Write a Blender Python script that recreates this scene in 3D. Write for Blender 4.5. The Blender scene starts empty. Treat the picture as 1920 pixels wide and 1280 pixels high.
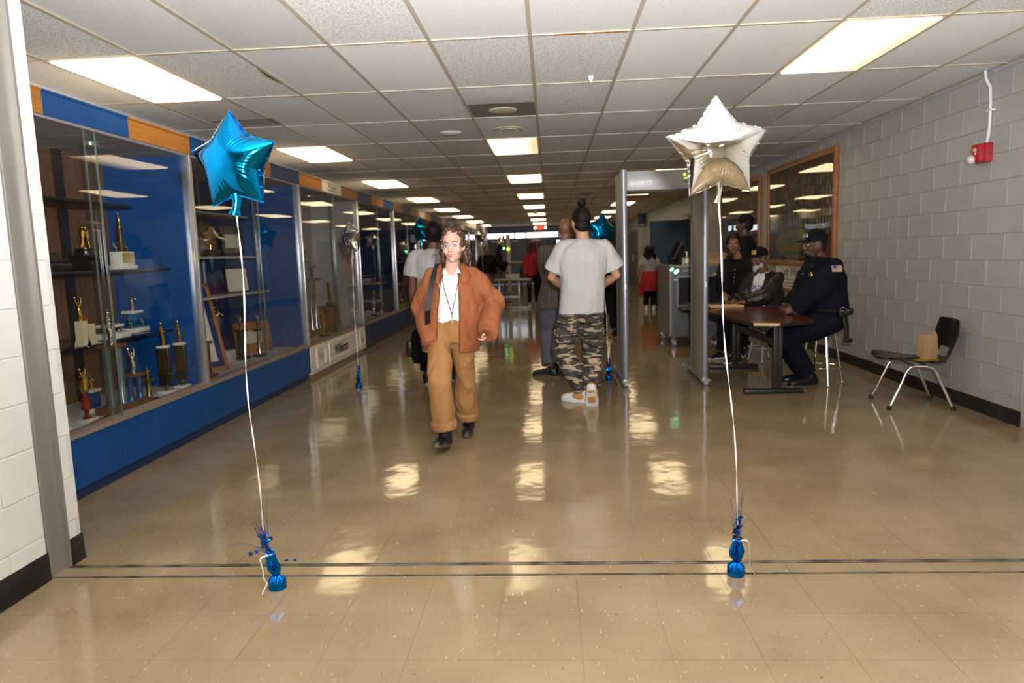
import bpy, bmesh, math, random
import numpy as np
from math import sin, cos, pi, radians as rad
from mathutils import Vector as V, Matrix, noise, Quaternion
random.seed(7)
SC = bpy.context.scene
COL = SC.collection
# ---------------------------------------------------------------- camera (solved from ceiling grid and wall lines)
CAM_F, CAM_H = 1299.85, 1.3827
CR = V((0.9980661, 0.05337065, -0.03186914)); CF = V((-0.05694335, 0.9905973, -0.1243963)); CU = V((0.02493038, 0.12597046, 0.99172069))
cam = bpy.data.cameras.new('camera'); camo = bpy.data.objects.new('camera', cam); COL.objects.link(camo)
cam.sensor_width = 36; cam.lens = CAM_F / 1920 * 36; cam.clip_start = 0.05; cam.clip_end = 200
camo.matrix_world = Matrix(((CR.x, CU.x, -CF.x, 0), (CR.y, CU.y, -CF.y, 0), (CR.z, CU.z, -CF.z, CAM_H), (0, 0, 0, 1)))
cam.dof.use_dof = True; cam.dof.focus_distance = 3.7; cam.dof.aperture_fstop = 2.4
SC.camera = camo
# ---------------------------------------------------------------- world, flash, exposure
W = bpy.data.worlds.new('world'); SC.world = W; W.use_nodes = True
W.node_tree.nodes['Background'].inputs[0].default_value = (0.75, 0.85, 1, 1)
W.node_tree.nodes['Background'].inputs[1].default_value = 0.35
fl_ = bpy.data.lights.new('camera_flash', 'SPOT'); flash = bpy.data.objects.new('camera_flash', fl_); COL.objects.link(flash)
flash.location = (0.12, 0.06, CAM_H + 0.20)
flash.rotation_euler = (rad(90 + 40), 0, rad(0))
fl_.spot_size = rad(140); fl_.spot_blend = 1.0; fl_.shadow_soft_size = 0.04; fl_.energy = 1850; fl_.color = (0.97, 0.985, 1.0)
vs = SC.view_settings; vs.view_transform = 'Standard'; vs.look = 'None'; vs.gamma = 1; vs.use_curve_mapping = False; vs.exposure = 0.0
LAMP = (1.0, 0.76, 0.44); LAMP_E = 5.0

# ---------------------------------------------------------------- pixel helpers (1920x1280 photo -> place)
def ray(x, y): return CR * ((x - 960) / CAM_F) + CF + CU * ((640 - y) / CAM_F)
def onz(x, y, z=0.0):
    r = ray(x, y); t = (z - CAM_H) / r.z; return V((r.x * t, r.y * t, z))
def ony(x, y, Y):
    r = ray(x, y); t = Y / r.y; return V((r.x * t, Y, r.z * t + CAM_H))
def onx(x, y, X):
    r = ray(x, y); t = X / r.x; return V((X, r.y * t, r.z * t + CAM_H))

# ---------------------------------------------------------------- materials
MATS = {}
def mat(name, col=(.5, .5, .5), rough=.5, metal=0, spec=.5, noise_=None, bump=None, emit=None, estr=1, coat=0, alpha=1, stretch=(1, 1, 1), col2=None, sheen=0, trans=0):
    """noise_=(scale, amount) or with col2 a blend; bump=(scale, strength, distance)"""
    if name in MATS: return MATS[name]
    m = bpy.data.materials.new(name); m.use_nodes = True; MATS[name] = m
    nt = m.node_tree; N = nt.nodes; L = nt.links; b = N['Principled BSDF']
    b.inputs['Base Color'].default_value = (*col, 1); b.inputs['Roughness'].default_value = rough
    b.inputs['Metallic'].default_value = metal; b.inputs['Specular IOR Level'].default_value = spec
    b.inputs['Coat Weight'].default_value = coat; b.inputs['Coat Roughness'].default_value = .08
    b.inputs['Sheen Weight'].default_value = sheen; b.inputs['Transmission Weight'].default_value = trans
    if emit: b.inputs['Emission Color'].default_value = (*emit, 1); b.inputs['Emission Strength'].default_value = estr
    if noise_ or bump:
        tc = N.new('ShaderNodeTexCoord'); mp = N.new('ShaderNodeMapping'); mp.inputs['Scale'].default_value = stretch
        L.new(tc.outputs['Object'], mp.inputs[0])
    if noise_:
        n = N.new('ShaderNodeTexNoise'); n.inputs['Scale'].default_value = noise_[0]; n.inputs['Detail'].default_value = 4
        L.new(mp.outputs[0], n.inputs['Vector'])
        r = N.new('ShaderNodeValToRGB'); a = noise_[1]
        c2 = col2 or tuple(max(0, c * (1 - a)) for c in col); c1 = col if col2 else tuple(min(1, c * (1 + a)) for c in col)
        r.color_ramp.elements[0].position = .35; r.color_ramp.elements[1].position = .65
        r.color_ramp.elements[0].color = (*c2, 1); r.color_ramp.elements[1].color = (*c1, 1)
        L.new(n.outputs[0], r.inputs[0]); L.new(r.outputs[0], b.inputs['Base Color'])
    if bump:
        n2 = N.new('ShaderNodeTexNoise'); n2.inputs['Scale'].default_value = bump[0]; n2.inputs['Detail'].default_value = 3
        L.new(mp.outputs[0], n2.inputs['Vector'])
        bp = N.new('ShaderNodeBump'); bp.inputs['Strength'].default_value = bump[1]; bp.inputs['Distance'].default_value = bump[2] if len(bump) > 2 else .01
        L.new(n2.outputs[0], bp.inputs['Height']); L.new(bp.outputs[0], b.inputs['Normal'])
    return m
def wales(name, scale=(300, 300, 3), dist=.0015, add=.4):
    # fine ribs on top of the fold relief
    m = MATS[name]; N, L, b = nodes(m); tc = N.new('ShaderNodeTexCoord'); mp = N.new('ShaderNodeMapping'); mp.inputs['Scale'].default_value = scale; L.new(tc.outputs['Object'], mp.inputs[0])
    n = N.new('ShaderNodeTexNoise'); n.inputs['Scale'].default_value = 1; n.inputs['Detail'].default_value = 2; L.new(mp.outputs[0], n.inputs['Vector']); bp = N.new('ShaderNodeBump'); bp.inputs['Distance'].default_value = dist; bp.inputs['Strength'].default_value = add
    L.new(n.outputs[0], bp.inputs['Height']); old = b.inputs['Normal'].links[0].from_socket if b.inputs['Normal'].links else None
    if old: L.new(old, bp.inputs['Normal'])
    L.new(bp.outputs[0], b.inputs['Normal'])
def nodes(m): return m.node_tree.nodes, m.node_tree.links, m.node_tree.nodes['Principled BSDF']

def glass_mat(name, tint=(.93, .95, .95), rough=.0, ior=1.5, wob=.0):
    m = bpy.data.materials.new(name); m.use_nodes = True; nt = m.node_tree; N = nt.nodes; L = nt.links
    N.remove(N['Principled BSDF']); out = N['Material Output']
    t = N.new('ShaderNodeBsdfTransparent'); t.inputs[0].default_value = (*tint, 1)
    g = N.new('ShaderNodeBsdfGlossy'); g.inputs['Roughness'].default_value = rough
    lw = N.new('ShaderNodeLayerWeight'); pw = N.new('ShaderNodeMath'); pw.operation = 'POWER'; pw.inputs[1].default_value = 5; ma = N.new('ShaderNodeMath'); ma.operation = 'MULTIPLY_ADD'
    f0 = ((ior - 1) / (ior + 1)) ** 2; ma.inputs[1].default_value = 1 - f0; ma.inputs[2].default_value = f0   # Schlick
    L.new(lw.outputs['Facing'], pw.inputs[0]); L.new(pw.outputs[0], ma.inputs[0])
    mx = N.new('ShaderNodeMixShader'); L.new(ma.outputs[0], mx.inputs[0]); L.new(t.outputs[0], mx.inputs[1]); L.new(g.outputs[0], mx.inputs[2]); L.new(mx.outputs[0], out.inputs[0])
    if wob:
        tc = N.new('ShaderNodeTexCoord'); n = N.new('ShaderNodeTexNoise'); n.inputs['Scale'].default_value = .9; n.inputs['Detail'].default_value = .5; bp = N.new('ShaderNodeBump'); bp.inputs['Strength'].default_value = 1; bp.inputs['Distance'].default_value = wob
        L.new(tc.outputs['Object'], n.inputs['Vector']); L.new(n.outputs[0], bp.inputs['Height']); L.new(bp.outputs[0], g.inputs['Normal'])
    MATS[name] = m; return m

# ---------------------------------------------------------------- mesh builder
class MB:
    def __init__(s): s.v = []; s.f = []; s.m = []; s.mi = 0
    def add(s, vs, fs):
        o = len(s.v); s.v += [tuple(q) for q in vs]; s.f += [tuple(i + o for i in f) for f in fs]; s.m += [s.mi] * len(fs); return s
    def box(s, a, b, bev=0):
        x0, y0, z0 = [min(p, q) for p, q in zip(a, b)]; x1, y1, z1 = [max(p, q) for p, q in zip(a, b)]
        if bev <= 0:
            return s.add([(x0, y0, z0), (x1, y0, z0), (x1, y1, z0), (x0, y1, z0), (x0, y0, z1), (x1, y0, z1), (x1, y1, z1), (x0, y1, z1)],
                  [(0, 3, 2, 1), (4, 5, 6, 7), (0, 1, 5, 4), (1, 2, 6, 5), (2, 3, 7, 6), (3, 0, 4, 7)])
        bm = bmesh.new(); bmesh.ops.create_cube(bm, size=1)
        bmesh.ops.scale(bm, vec=(x1 - x0, y1 - y0, z1 - z0), verts=bm.verts); bmesh.ops.translate(bm, vec=((x0 + x1) / 2, (y0 + y1) / 2, (z0 + z1) / 2), verts=bm.verts)
        bmesh.ops.bevel(bm, geom=bm.edges[:], offset=bev, segments=2, affect='EDGES', profile=.5)
        return s.bm(bm)
    def bm(s, bm):
        bm.verts.index_update(); s.add([v.co[:] for v in bm.verts], [[v.index for v in f.verts] for f in bm.faces]); bm.free(); return s
    def obox(s, c, size, M=None, bev=0):
        t = MB(); t.box([-q / 2 for q in size], [q / 2 for q in size], bev); M = M or Matrix()
        return s.add([(M @ V(q)) + V(c) for q in t.v], t.f)
    def bar(s, p, q, w, d=None, up=(0, 0, 1)):
        p = V(p); q = V(q); z = (q - p); l = z.length; z.normalize(); x = V(up).cross(z)
        if x.length < 1e-4: x = V((1, 0, 0)).cross(z)
        x.normalize(); y = z.cross(x); d = d or w
        return s.obox((p + q) / 2, (w, d, l), Matrix((x, y, z)).transposed())
    def tube(s, pts, r, n=10, caps=True, flat=1.0):
        """swept round tube; r is a number or list; flat scales the second axis"""
        pts = [V(p) for p in pts]; k = len(pts); rs = r if isinstance(r, (list, tuple)) else [r] * k
        T = []
        for i in range(k):
            t = (pts[min(i + 1, k - 1)] - pts[max(i - 1, 0)]); t.normalize(); T.append(t)
        u = T[0].orthogonal().normalized(); vs = []; fs = []
        for i in range(k):
            u = (u - T[i] * u.dot(T[i])); u.normalize(); w = T[i].cross(u)
            for j in range(n):
                a = 2 * pi * j / n; vs.append(pts[i] + (u * cos(a) + w * sin(a) * flat) * rs[i])
        for i in range(k - 1):
            for j in range(n):
                a = i * n + j; b = i * n + (j + 1) % n; fs.append((a, b, b + n, a + n))
        if caps: fs.append(tuple(reversed(range(n)))); fs.append(tuple((k - 1) * n + j for j in range(n)))
        return s.add(vs, fs)
    def cyl(s, p, q, r, r2=None, n=16): return s.tube([p, q], [r, r if r2 is None else r2], n)
    def lathe(s, prof, c=(0, 0, 0), n=20, M=None):
        """prof: list of (r, z) bottom to top around local Z"""
        c = V(c); vs = []; fs = []; k = len(prof)
        for r, z in prof:
            for j in range(n):
                a = 2 * pi * j / n; q = V((r * cos(a), r * sin(a), z)); vs.append(c + (M @ q if M else q))
        for i in range(k - 1):
            for j in range(n):
                a = i * n + j; b = i * n + (j + 1) % n; fs.append((a, b, b + n, a + n))
        if prof[0][0] > 1e-5: fs.append(tuple(reversed(range(n))))
        if prof[-1][0] > 1e-5: fs.append(tuple((k - 1) * n + j for j in range(n)))
        return s.add(vs, fs)
    def ell(s, c, r, n=14, m=9, M=None):
        if not isinstance(r, (tuple, list, V)): r = (r, r, r)
        vs = []; fs = []; c = V(c)
        for i in range(m + 1):
            th = pi * i / m
            for j in range(n):
                a = 2 * pi * j / n; q = V((r[0] * sin(th) * cos(a), r[1] * sin(th) * sin(a), -r[2] * cos(th))); vs.append(c + (M @ q if M else q))
        for i in range(m):
            for j in range(n):
                a = i * n + j; b = i * n + (j + 1) % n; fs.append((a, b, b + n, a + n))
        return s.add(vs, fs)
    def prism(s, poly, z0, z1, M=None):
        """poly of (x,y) CCW extruded in z; M maps local to place"""
        k = len(poly); vs = [V((x, y, z0)) for x, y in poly] + [V((x, y, z1)) for x, y in poly]
        if M: vs = [M @ q for q in vs]
        return s.add(vs, [tuple(reversed(range(k))), tuple(range(k, 2 * k))] + [(i, (i + 1) % k, k + (i + 1) % k, k + i) for i in range(k)])
    def quad(s, *p): return s.add(p, [tuple(range(len(p)))])
    def xf(s, M, o=0): s.v[o:] = [tuple(M @ V(q)) for q in s.v[o:]]; return s
    def mesh(s, name, mats, smooth=35):
        me = bpy.data.meshes.new(name); me.from_pydata(s.v, [], s.f); me.validate(); me.update()
        bm = bmesh.new(); bm.from_mesh(me); bmesh.ops.remove_doubles(bm, verts=bm.verts, dist=1e-6); bmesh.ops.recalc_face_normals(bm, faces=bm.faces)
        bm.to_mesh(me); bm.free()
        mats = mats if isinstance(mats, (list, tuple)) else [mats]
        for m in mats: me.materials.append(MATS[m] if isinstance(m, str) else m)
        if len(mats) > 1 and len(s.m) == len(me.polygons): me.polygons.foreach_set('material_index', s.m)
        if smooth:
            me.polygons.foreach_set('use_smooth', [True] * len(me.polygons)); me.set_sharp_from_angle(angle=rad(smooth))
        return me
def link(name, me, parent=None, **kw):
    o = bpy.data.objects.new(name, me); COL.objects.link(o)
    if parent is not None: o.parent = parent
    for k, v in kw.items(): o[k] = v
    return o
def part(name, mb, mats, parent=None, smooth=35, **kw): return link(name, mb.mesh(name, mats, smooth), parent, **kw)
def thing(name, label, cat, loc=(0, 0, 0), rz=0, group=None):
    o = bpy.data.objects.new(name, None); COL.objects.link(o); o.empty_display_size = .1
    o.location = loc; o.rotation_euler = (0, 0, rz); o['label'] = label; o['category'] = cat
    if group: o['group'] = group
    return o
def single(name, mb, mats, label, cat, group=None, smooth=35, loc=None, rz=0):
    o = part(name, mb, mats, None, smooth, label=label, category=cat)
    if group: o['group'] = group
    if loc is not None: o.location = loc; o.rotation_euler = (0, 0, rz)
    return o
def struct(name, mb, mats, smooth=35, parent=None, **kw): return part(name, mb, mats, parent, smooth, kind='structure', **kw)
def dup(root, loc, rz=None, label=None, name=None):
    def cp(o, par):
        c = o.copy(); COL.objects.link(c)
        if par is not None: c.parent = par
        for ch in o.children: cp(ch, c)
        return c
    r = cp(root, None); r.location = loc
    if rz is not None: r.rotation_euler = (0, 0, rz)
    if label: r['label'] = label
    return r
def text_mb(txt, size, depth=.002, bold=0, shear=0, align='CENTER'):
    cu = bpy.data.curves.new('t', 'FONT'); cu.body = txt; cu.size = size; cu.extrude = depth; cu.offset = bold; cu.shear = shear; cu.align_x = align; cu.align_y = 'CENTER'; cu.resolution_u = 3
    o = bpy.data.objects.new('t', cu); COL.objects.link(o)
    me = bpy.data.meshes.new_from_object(o.evaluated_get(bpy.context.evaluated_depsgraph_get()))
    mb = MB(); mb.add([v.co[:] for v in me.vertices], [tuple(p.vertices) for p in me.polygons])
    bpy.data.objects.remove(o); bpy.data.curves.remove(cu); bpy.data.meshes.remove(me); return mb
def frame_mat(origin, xdir, ydir):
    x = V(xdir).normalized(); y = V(ydir).normalized(); z = x.cross(y)
    return Matrix(((x.x, y.x, z.x, origin[0]), (x.y, y.y, z.y, origin[1]), (x.z, y.z, z.z, origin[2]), (0, 0, 0, 1)))
# ================================================================ STRUCTURE
CEIL = 2.679; XR = 3.436; XL = -2.835; XN = -2.278; XBACK = -3.56; YEND = 32.5; YBK = -4.0; CX0 = -0.0831; CY0 = 4.3478; TS = .6096; TL = 1.2192
# ---- floor tile material: beige vinyl composition tile, short pale streaks, waxed
def floor_mat(name):
    m = mat(name, (.40, .31, .20), .10, spec=.5)
    N, L, b = nodes(m)
    geo = N.new('ShaderNodeNewGeometry')
    n1 = N.new('ShaderNodeTexNoise'); n1.inputs['Scale'].default_value = 2.2; n1.inputs['Detail'].default_value = 6; L.new(geo.outputs['Position'], n1.inputs['Vector'])
    r1 = N.new('ShaderNodeValToRGB'); r1.color_ramp.elements[0].color = (.245, .182, .104, 1); r1.color_ramp.elements[1].color = (.33, .252, .150, 1); r1.color_ramp.elements[0].position = .3; r1.color_ramp.elements[1].position = .7
    L.new(n1.outputs[0], r1.inputs[0])
    mp = N.new('ShaderNodeMapping'); mp.inputs['Rotation'].default_value = (0, 0, .5); mp.inputs['Scale'].default_value = (95, 22, 1); L.new(geo.outputs['Position'], mp.inputs[0])
    n2 = N.new('ShaderNodeTexNoise'); n2.inputs['Scale'].default_value = 1.0; n2.inputs['Detail'].default_value = 2; L.new(mp.outputs[0], n2.inputs['Vector'])
    r2 = N.new('ShaderNodeValToRGB'); r2.color_ramp.elements[0].position = .66; r2.color_ramp.elements[1].position = .76
    L.new(n2.outputs[0], r2.inputs[0])
    mx = N.new('ShaderNodeMix'); mx.data_type = 'RGBA'; mx.inputs['B'].default_value = (.52, .43, .28, 1); L.new(r2.outputs[0], mx.inputs['Factor']); L.new(r1.outputs[0], mx.inputs['A'])
    n3 = N.new('ShaderNodeTexNoise'); n3.inputs['Scale'].default_value = 60; n3.inputs['Detail'].default_value = 1; L.new(geo.outputs['Position'], n3.inputs['Vector'])
    r3 = N.new('ShaderNodeValToRGB'); r3.color_ramp.elements[0].position = .745; r3.color_ramp.elements[1].position = .78
    L.new(n3.outputs[0], r3.inputs[0])
    mx2 = N.new('ShaderNodeMix'); mx2.data_type = 'RGBA'; mx2.inputs['B'].default_value = (.12, .09, .06, 1); L.new(r3.outputs[0], mx2.inputs['Factor']); L.new(mx.outputs['Result'], mx2.inputs['A'])
    L.new(mx2.outputs['Result'], b.inputs['Base Color'])
    # wax: slow undulation makes the lamp reflections wavy
    n4 = N.new('ShaderNodeTexNoise'); n4.inputs['Scale'].default_value = 5; n4.inputs['Detail'].default_value = 2; L.new(geo.outputs['Position'], n4.inputs['Vector'])
    bp = N.new('ShaderNodeBump'); bp.inputs['Strength'].default_value = .2; bp.inputs['Distance'].default_value = .012; L.new(n4.outputs[0], bp.inputs['Height']); L.new(bp.outputs[0], b.inputs['Normal'])
    n5 = N.new('ShaderNodeTexNoise'); n5.inputs['Scale'].default_value = 1.1; n5.inputs['Detail'].default_value = 5; L.new(geo.outputs['Position'], n5.inputs['Vector'])
    mr = N.new('ShaderNodeMapRange'); mr.inputs['To Min'].default_value = .05; mr.inputs['To Max'].default_value = .13; L.new(n5.outputs[0], mr.inputs['Value']); L.new(mr.outputs[0], b.inputs['Roughness'])
    return m
floor_mat('vinyl_tile')
mat('tile_joint', (.20, .155, .10), .5)
mat('black_rubber', (.018, .016, .015), .35, noise_=(9, .5))
floor = struct('floor', MB().box((-3.6, YBK, -.05), (XR + .25, YEND, -.0022)), 'tile_joint', label='beige speckled vinyl tile corridor floor with a waxed shine')
FT = .3048
tm = MB().box((-FT / 2 + .0006, -FT / 2 + .0006, -.002), (FT / 2 - .0006, FT / 2 - .0006, 0)).mesh('floor_tile', 'vinyl_tile', 0)
cand = []; rest = MB()
ix0 = math.floor(-3.6 / FT); ix1 = math.ceil((XR + .2) / FT)
for j in range(math.floor(YBK / FT), math.ceil(YEND / FT)):
    for i in range(ix0, ix1):
        x = (i + .5) * FT + .08; y = (j + .5) * FT + .09
        if x > XR + .2: continue
        vis = y > 1.55 and (x > XN - .1 or y > 3.1) and x > -1.1 * y and x < 1.0 * y + .15
        cand.append((0 if vis else 1, y, x)) 
cand.sort()
for k, (nv, y, x) in enumerate(cand):
    if k < 300:
        o = link('floor_tile', tm, floor); o.location = (x, y, 0)
    else:
        rest.add([(x - FT / 2 + .0006, y - FT / 2 + .0006, 0), (x + FT / 2 - .0006, y - FT / 2 + .0006, 0), (x + FT / 2 - .0006, y + FT / 2 - .0006, 0), (x - FT / 2 + .0006, y + FT / 2 - .0006, 0)], [(0, 1, 2, 3)])
part('floor_tiling', rest, 'vinyl_tile', floor, 0, kind='stuff')
# folding-gate tracks let into the floor
mat('track_metal', (.17, .14, .11), .4, metal=.4, noise_=(9, .6))
for q, (y, w) in enumerate(((2.862, .013), (2.972, .026))):
    t = MB(); t.box((XN, y - w / 2, -.001), (XR, y - w / 2 + .005, .0025)); t.box((XN, y + w / 2 - .005, -.001), (XR, y + w / 2, .0025)); t.box((XN, y - w / 2, -.001), (XR, y + w / 2, .0006))
    struct('trim_%d' % (q + 1), t, 'track_metal', label=('thin black gate track across the floor, nearer of two', 'wider scuffed gate track across the floor, farther of two')[q])

# ---- concrete block walls
def block_mat(name, c):
    return mat(name, c, .42, noise_=(1.3, .05), bump=(160, .25, .002))
block_mat('block_grey', (.385, .378, .372)); block_mat('block_white', (.80, .80, .79)); mat('mortar_grey', (.33, .325, .32), .6); mat('mortar_white', (.68, .68, .67), .6)
BL, BH = .4064, .2032
def block_wall(name, X, y0, y1, z1, inward, bm_, mm, holes=(), limit=300, z0=0, label=''):
    """wall in plane x=X running along y, blocks proud of the mortar; inward=+1 faces +x"""
    w = MB(); ys = sorted({y0, y1} | {h[0] for h in holes} | {h[1] for h in holes})
    for a, b in zip(ys, ys[1:]):
        hz = [h for h in holes if h[0] <= a and h[1] >= b]
        top0 = max([h[3] for h in hz], default=z0)
        w.box((X - inward * .004, a, top0), (X - inward * .2, b, z1 + .2))
    wall = struct(name, w, mm, label=label)
    full = MB().box((-.006, -BL / 2 + .0035, -BH / 2 + .0035), (.004 * 1, BL / 2 - .0035, BH / 2 - .0035))
    me = MB(); me.box((-.01, -BL / 2 + .003, -BH / 2 + .003), (0, BL / 2 - .003, BH / 2 - .003), .0028)
    me = me.mesh('block', bm_, 0)
    items = []
    nz = math.ceil((z1 - z0) / BH)
    for k in range(nz):
        off = 0 if k % 2 else BL / 2
        j0 = math.floor((y0 - off) / BL) - 1
        for j in range(j0, math.ceil((y1 - off) / BL) + 1):
            a = j * BL + off; b = a + BL; a2, b2 = max(a, y0), min(b, y1); za, zb = z0 + k * BH, min(z0 + (k + 1) * BH, z1)
            if b2 - a2 < .03 or zb - za < .02: continue
            cut = [h for h in holes if h[0] < b2 - .01 and h[1] > a2 + .01 and h[2] < zb - .01 and h[3] > za + .01]
            for h in cut:
                if h[0] <= a2 + .01 and h[1] >= b2 - .01 and h[3] >= zb - .01: a2 = b2
                elif h[0] > a2: b2 = min(b2, h[0])
                else: a2 = max(a2, h[1])
            if b2 - a2 < .03: continue
            items.append(((abs((a2 + b2) / 2 - 3.5)), a2, b2, za, zb))
    items.sort(); rest = MB(); n = 0
    for d, a, b, za, zb in items:
        std = abs(b - a - BL) < 1e-4 and abs(zb - za - BH) < 1e-4
        if n < limit and (b > 2.2):
            if std: o = link('block', me, wall)
            else:
                t = MB().box((-.01, -(b - a) / 2 + .003, -(zb - za) / 2 + .003), (0, (b - a) / 2 - .003, (zb - za) / 2 - .003), .0028); o = part('block', t, bm_, wall, 0)
            o.location = (X, (a + b) / 2, (za + zb) / 2)
            if inward < 0: o.rotation_euler = (0, 0, pi)
            n += 1
        else: rest.box((X - inward * .01, a + .003, za + .003), (X, b - .003, zb - .003))
    if rest.f: part('block_courses', rest, bm_, wall, 0, kind='stuff')
    return wall
wall_right = block_wall('wall_right', XR, 5.19, YEND, CEIL, -1, 'block_grey', 'mortar_grey', holes=((17.3, 18.3, 0, 2.12), (27.3, 30.9, 0, 2.2)), label='grey painted concrete block wall on the right')
wall_rn = block_wall('wall_right_near', XR + .06, YBK, 5.19, CEIL, -1, 'block_white', 'mortar_white', limit=60, label='pale block wall return at the right edge')
wall_left = block_wall('wall_left_near', XN, YBK, 2.845, CEIL, 1, 'block_white', 'mortar_white', limit=120, label='white painted block wall at the left edge')
# pier beyond the gate guide
pier = block_wall('wall_left_pier', XN, 2.985, 3.075, CEIL, 1, 'block_white', 'mortar_white', limit=60, label='narrow white block pier beyond the steel jamb')
struct('wall_left_back', MB().box((XBACK - .2, 2.8, 0), (XBACK - .02, YEND, CEIL + .2)), 'mortar_white', label='wall behind the trophy cases')
struct('wall_left_return', MB().box((XBACK, 2.79, 0), (XN - .2, 3.0, CEIL)).box((XN - .2, 2.985, 0), (XN - .012, 3.07, CEIL)), 'mortar_white', label='wall return closing the trophy case recess')
mat('jamb_steel', (.36, .335, .31), .42, metal=.55, noise_=(5, .18), stretch=(1, 1, .15), bump=(25, .1, .003))
jm = MB(); jm.box((XN - .1, 2.847, 0), (XN - .012, 2.983, CEIL)); jm.box((XN - .02, 2.847, 0), (XN + .008, 2.862, CEIL)); jm.box((XN - .02, 2.968, 0), (XN + .008, 2.983, CEIL))
struct('door_1', jm, 'jamb_steel', label='scuffed bare steel gate guide jamb in the white wall')
wall_back = struct('wall_back', MB().box((-3.8, YBK - .15, 0), (XR + .3, YBK, CEIL + .2)), 'mortar_white', label='wall behind the viewer')
# baseboards
def basebd(name, X, y0, y1, inward, hgt, label):
    b = MB(); i = inward
    for a, c in y0y1(y0, y1): b.prism([(0, 0), (.012, .0), (.007, .012), (.005, hgt - .004), (.003, hgt), (0, hgt)], a, c, Matrix(((i, 0, 0, X), (0, 0, 1, 0), (0, 1, 0, 0), (0, 0, 0, 1))))
    return struct(name, b, 'black_rubber', label=label)
def y0y1(a, b):
    return [(a, b)] if not isinstance(a, (list, tuple)) else list(zip(a, b))
basebd('baseboard_right', XR, [5.19, 18.3, 30.9], [17.3, 27.3, YEND], -1, .115, 'black rubber cove base along the grey block wall')
basebd('baseboard_left', XN, [YBK, 2.985], [2.845, 3.078], 1, .125, 'black rubber cove base along the white left wall')
basebd('baseboard_right_near', XR + .06, YBK, 5.19, -1, .115, 'black rubber cove base on the right return')

# ---- suspended ceiling
def tile_mat(name, c, sc, amt, bs):
    m = mat(name, c, .9, spec=.1); N, L, b = nodes(m); g = N.new('ShaderNodeNewGeometry')
    n = N.new('ShaderNodeTexNoise'); n.inputs['Scale'].default_value = sc; n.inputs['Detail'].default_value = 3; n.inputs['Roughness'].default_value = .7; L.new(g.outputs['Position'], n.inputs['Vector'])
    r = N.new('ShaderNodeValToRGB'); r.color_ramp.elements[0].position = .38; r.color_ramp.elements[1].position = .5
    r.color_ramp.elements[0].color = (*[q * (1 - amt) for q in c], 1); r.color_ramp.elements[1].color = (*c, 1); L.new(n.outputs[0], r.inputs[0]); L.new(r.outputs[0], b.inputs['Base Color'])
    bp = N.new('ShaderNodeBump'); bp.inputs['Strength'].default_value = bs; bp.inputs['Distance'].default_value = .003; L.new(n.outputs[0], bp.inputs['Height']); L.new(bp.outputs[0], b.inputs['Normal'])
tile_mat('acoustic_fissured', (.83, .825, .815), 75, .38, .6); tile_mat('acoustic_fine', (.79, .78, .77), 130, .16, .3); tile_mat('acoustic_plain', (.87, .86, .85), 40, .04, .1); tile_mat('acoustic_dingy', (.70, .69, .675), 110, .2, .4)
mat('grid_metal', (.50, .43, .33), .45, noise_=(3, .12)); mat('plenum_dark', (.06, .055, .05), .9)
ceiling = struct('ceiling', MB().box((XBACK - .2, YBK, CEIL + .12), (XR + .3, YEND, CEIL + .2)), 'plenum_dark', label='suspended ceiling of worn acoustic tiles and lay-in lights')
XC0, XC1 = XBACK - .02, XR
gm = MB().box((-.012, -.5, -.003), (.012, .5, .004)).mesh('grid_runner', 'grid_metal', 0)
LIGHT_COLS = (-5, -1, 3)
def is_light(i, k): return i in LIGHT_COLS and k % 3 == 0 and not (i == -1 and k == 0)
xs = [CX0 + i * TS for i in range(-7, 7)]
for i in range(-6, 7):
    x = CX0 + i * TS
    if XC0 < x < XC1:
        o = link('grid_runner', gm, ceiling); o.location = (x, (YBK + YEND) / 2, CEIL); o.scale = (1, YEND - YBK, 1)
K0, K1 = math.floor((YBK - CY0) / TL), math.ceil((YEND - CY0) / TL)
gx = MB().box((-.5, -.012, -.003), (.5, .012, .004)).mesh('cross_tee', 'grid_metal', 0)
for k in range(K0 + 1, K1):
    o = link('cross_tee', gx, ceiling); o.location = ((XC0 + XC1) / 2, CY0 + k * TL, CEIL - .0005); o.scale = (XC1 - XC0, .7, 1)
def sag_tile(w, l, kind, sd):
    rnd = random.Random(sd); t = MB(); nx, ny = 4, 6; h = rnd.choice((0, 0, .003, .007)); vs = []
    for top in (0, 1):
        for a in range(ny + 1):
            for b in range(nx + 1):
                u = b / nx; v_ = a / ny
                vs.append(((u - .5) * w, (v_ - .5) * l, .016 * top - h * sin(pi * u) * sin(pi * v_) * (1 - top) * 1.5))
    n = (nx + 1) * (ny + 1); fs = []
    for a in range(ny):
        for b in range(nx):
            q = a * (nx + 1) + b; fs += [(q, q + nx + 1, q + nx + 2, q + 1), (n + q, n + q + 1, n + q + nx + 2, n + q + nx + 1)]
    return t.add(vs, fs)
TILEM = {}
def tile_mesh(w, l, kind, h):
    key = (round(w, 3), round(l, 3), kind, h)
    if key not in TILEM: TILEM[key] = sag_tile(w - .012, l - .012, kind, h).mesh('ceiling_tile', kind, 60)
    return TILEM[key]
rnd = random.Random(11); rest_t = MB(); cnt = 0
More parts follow.
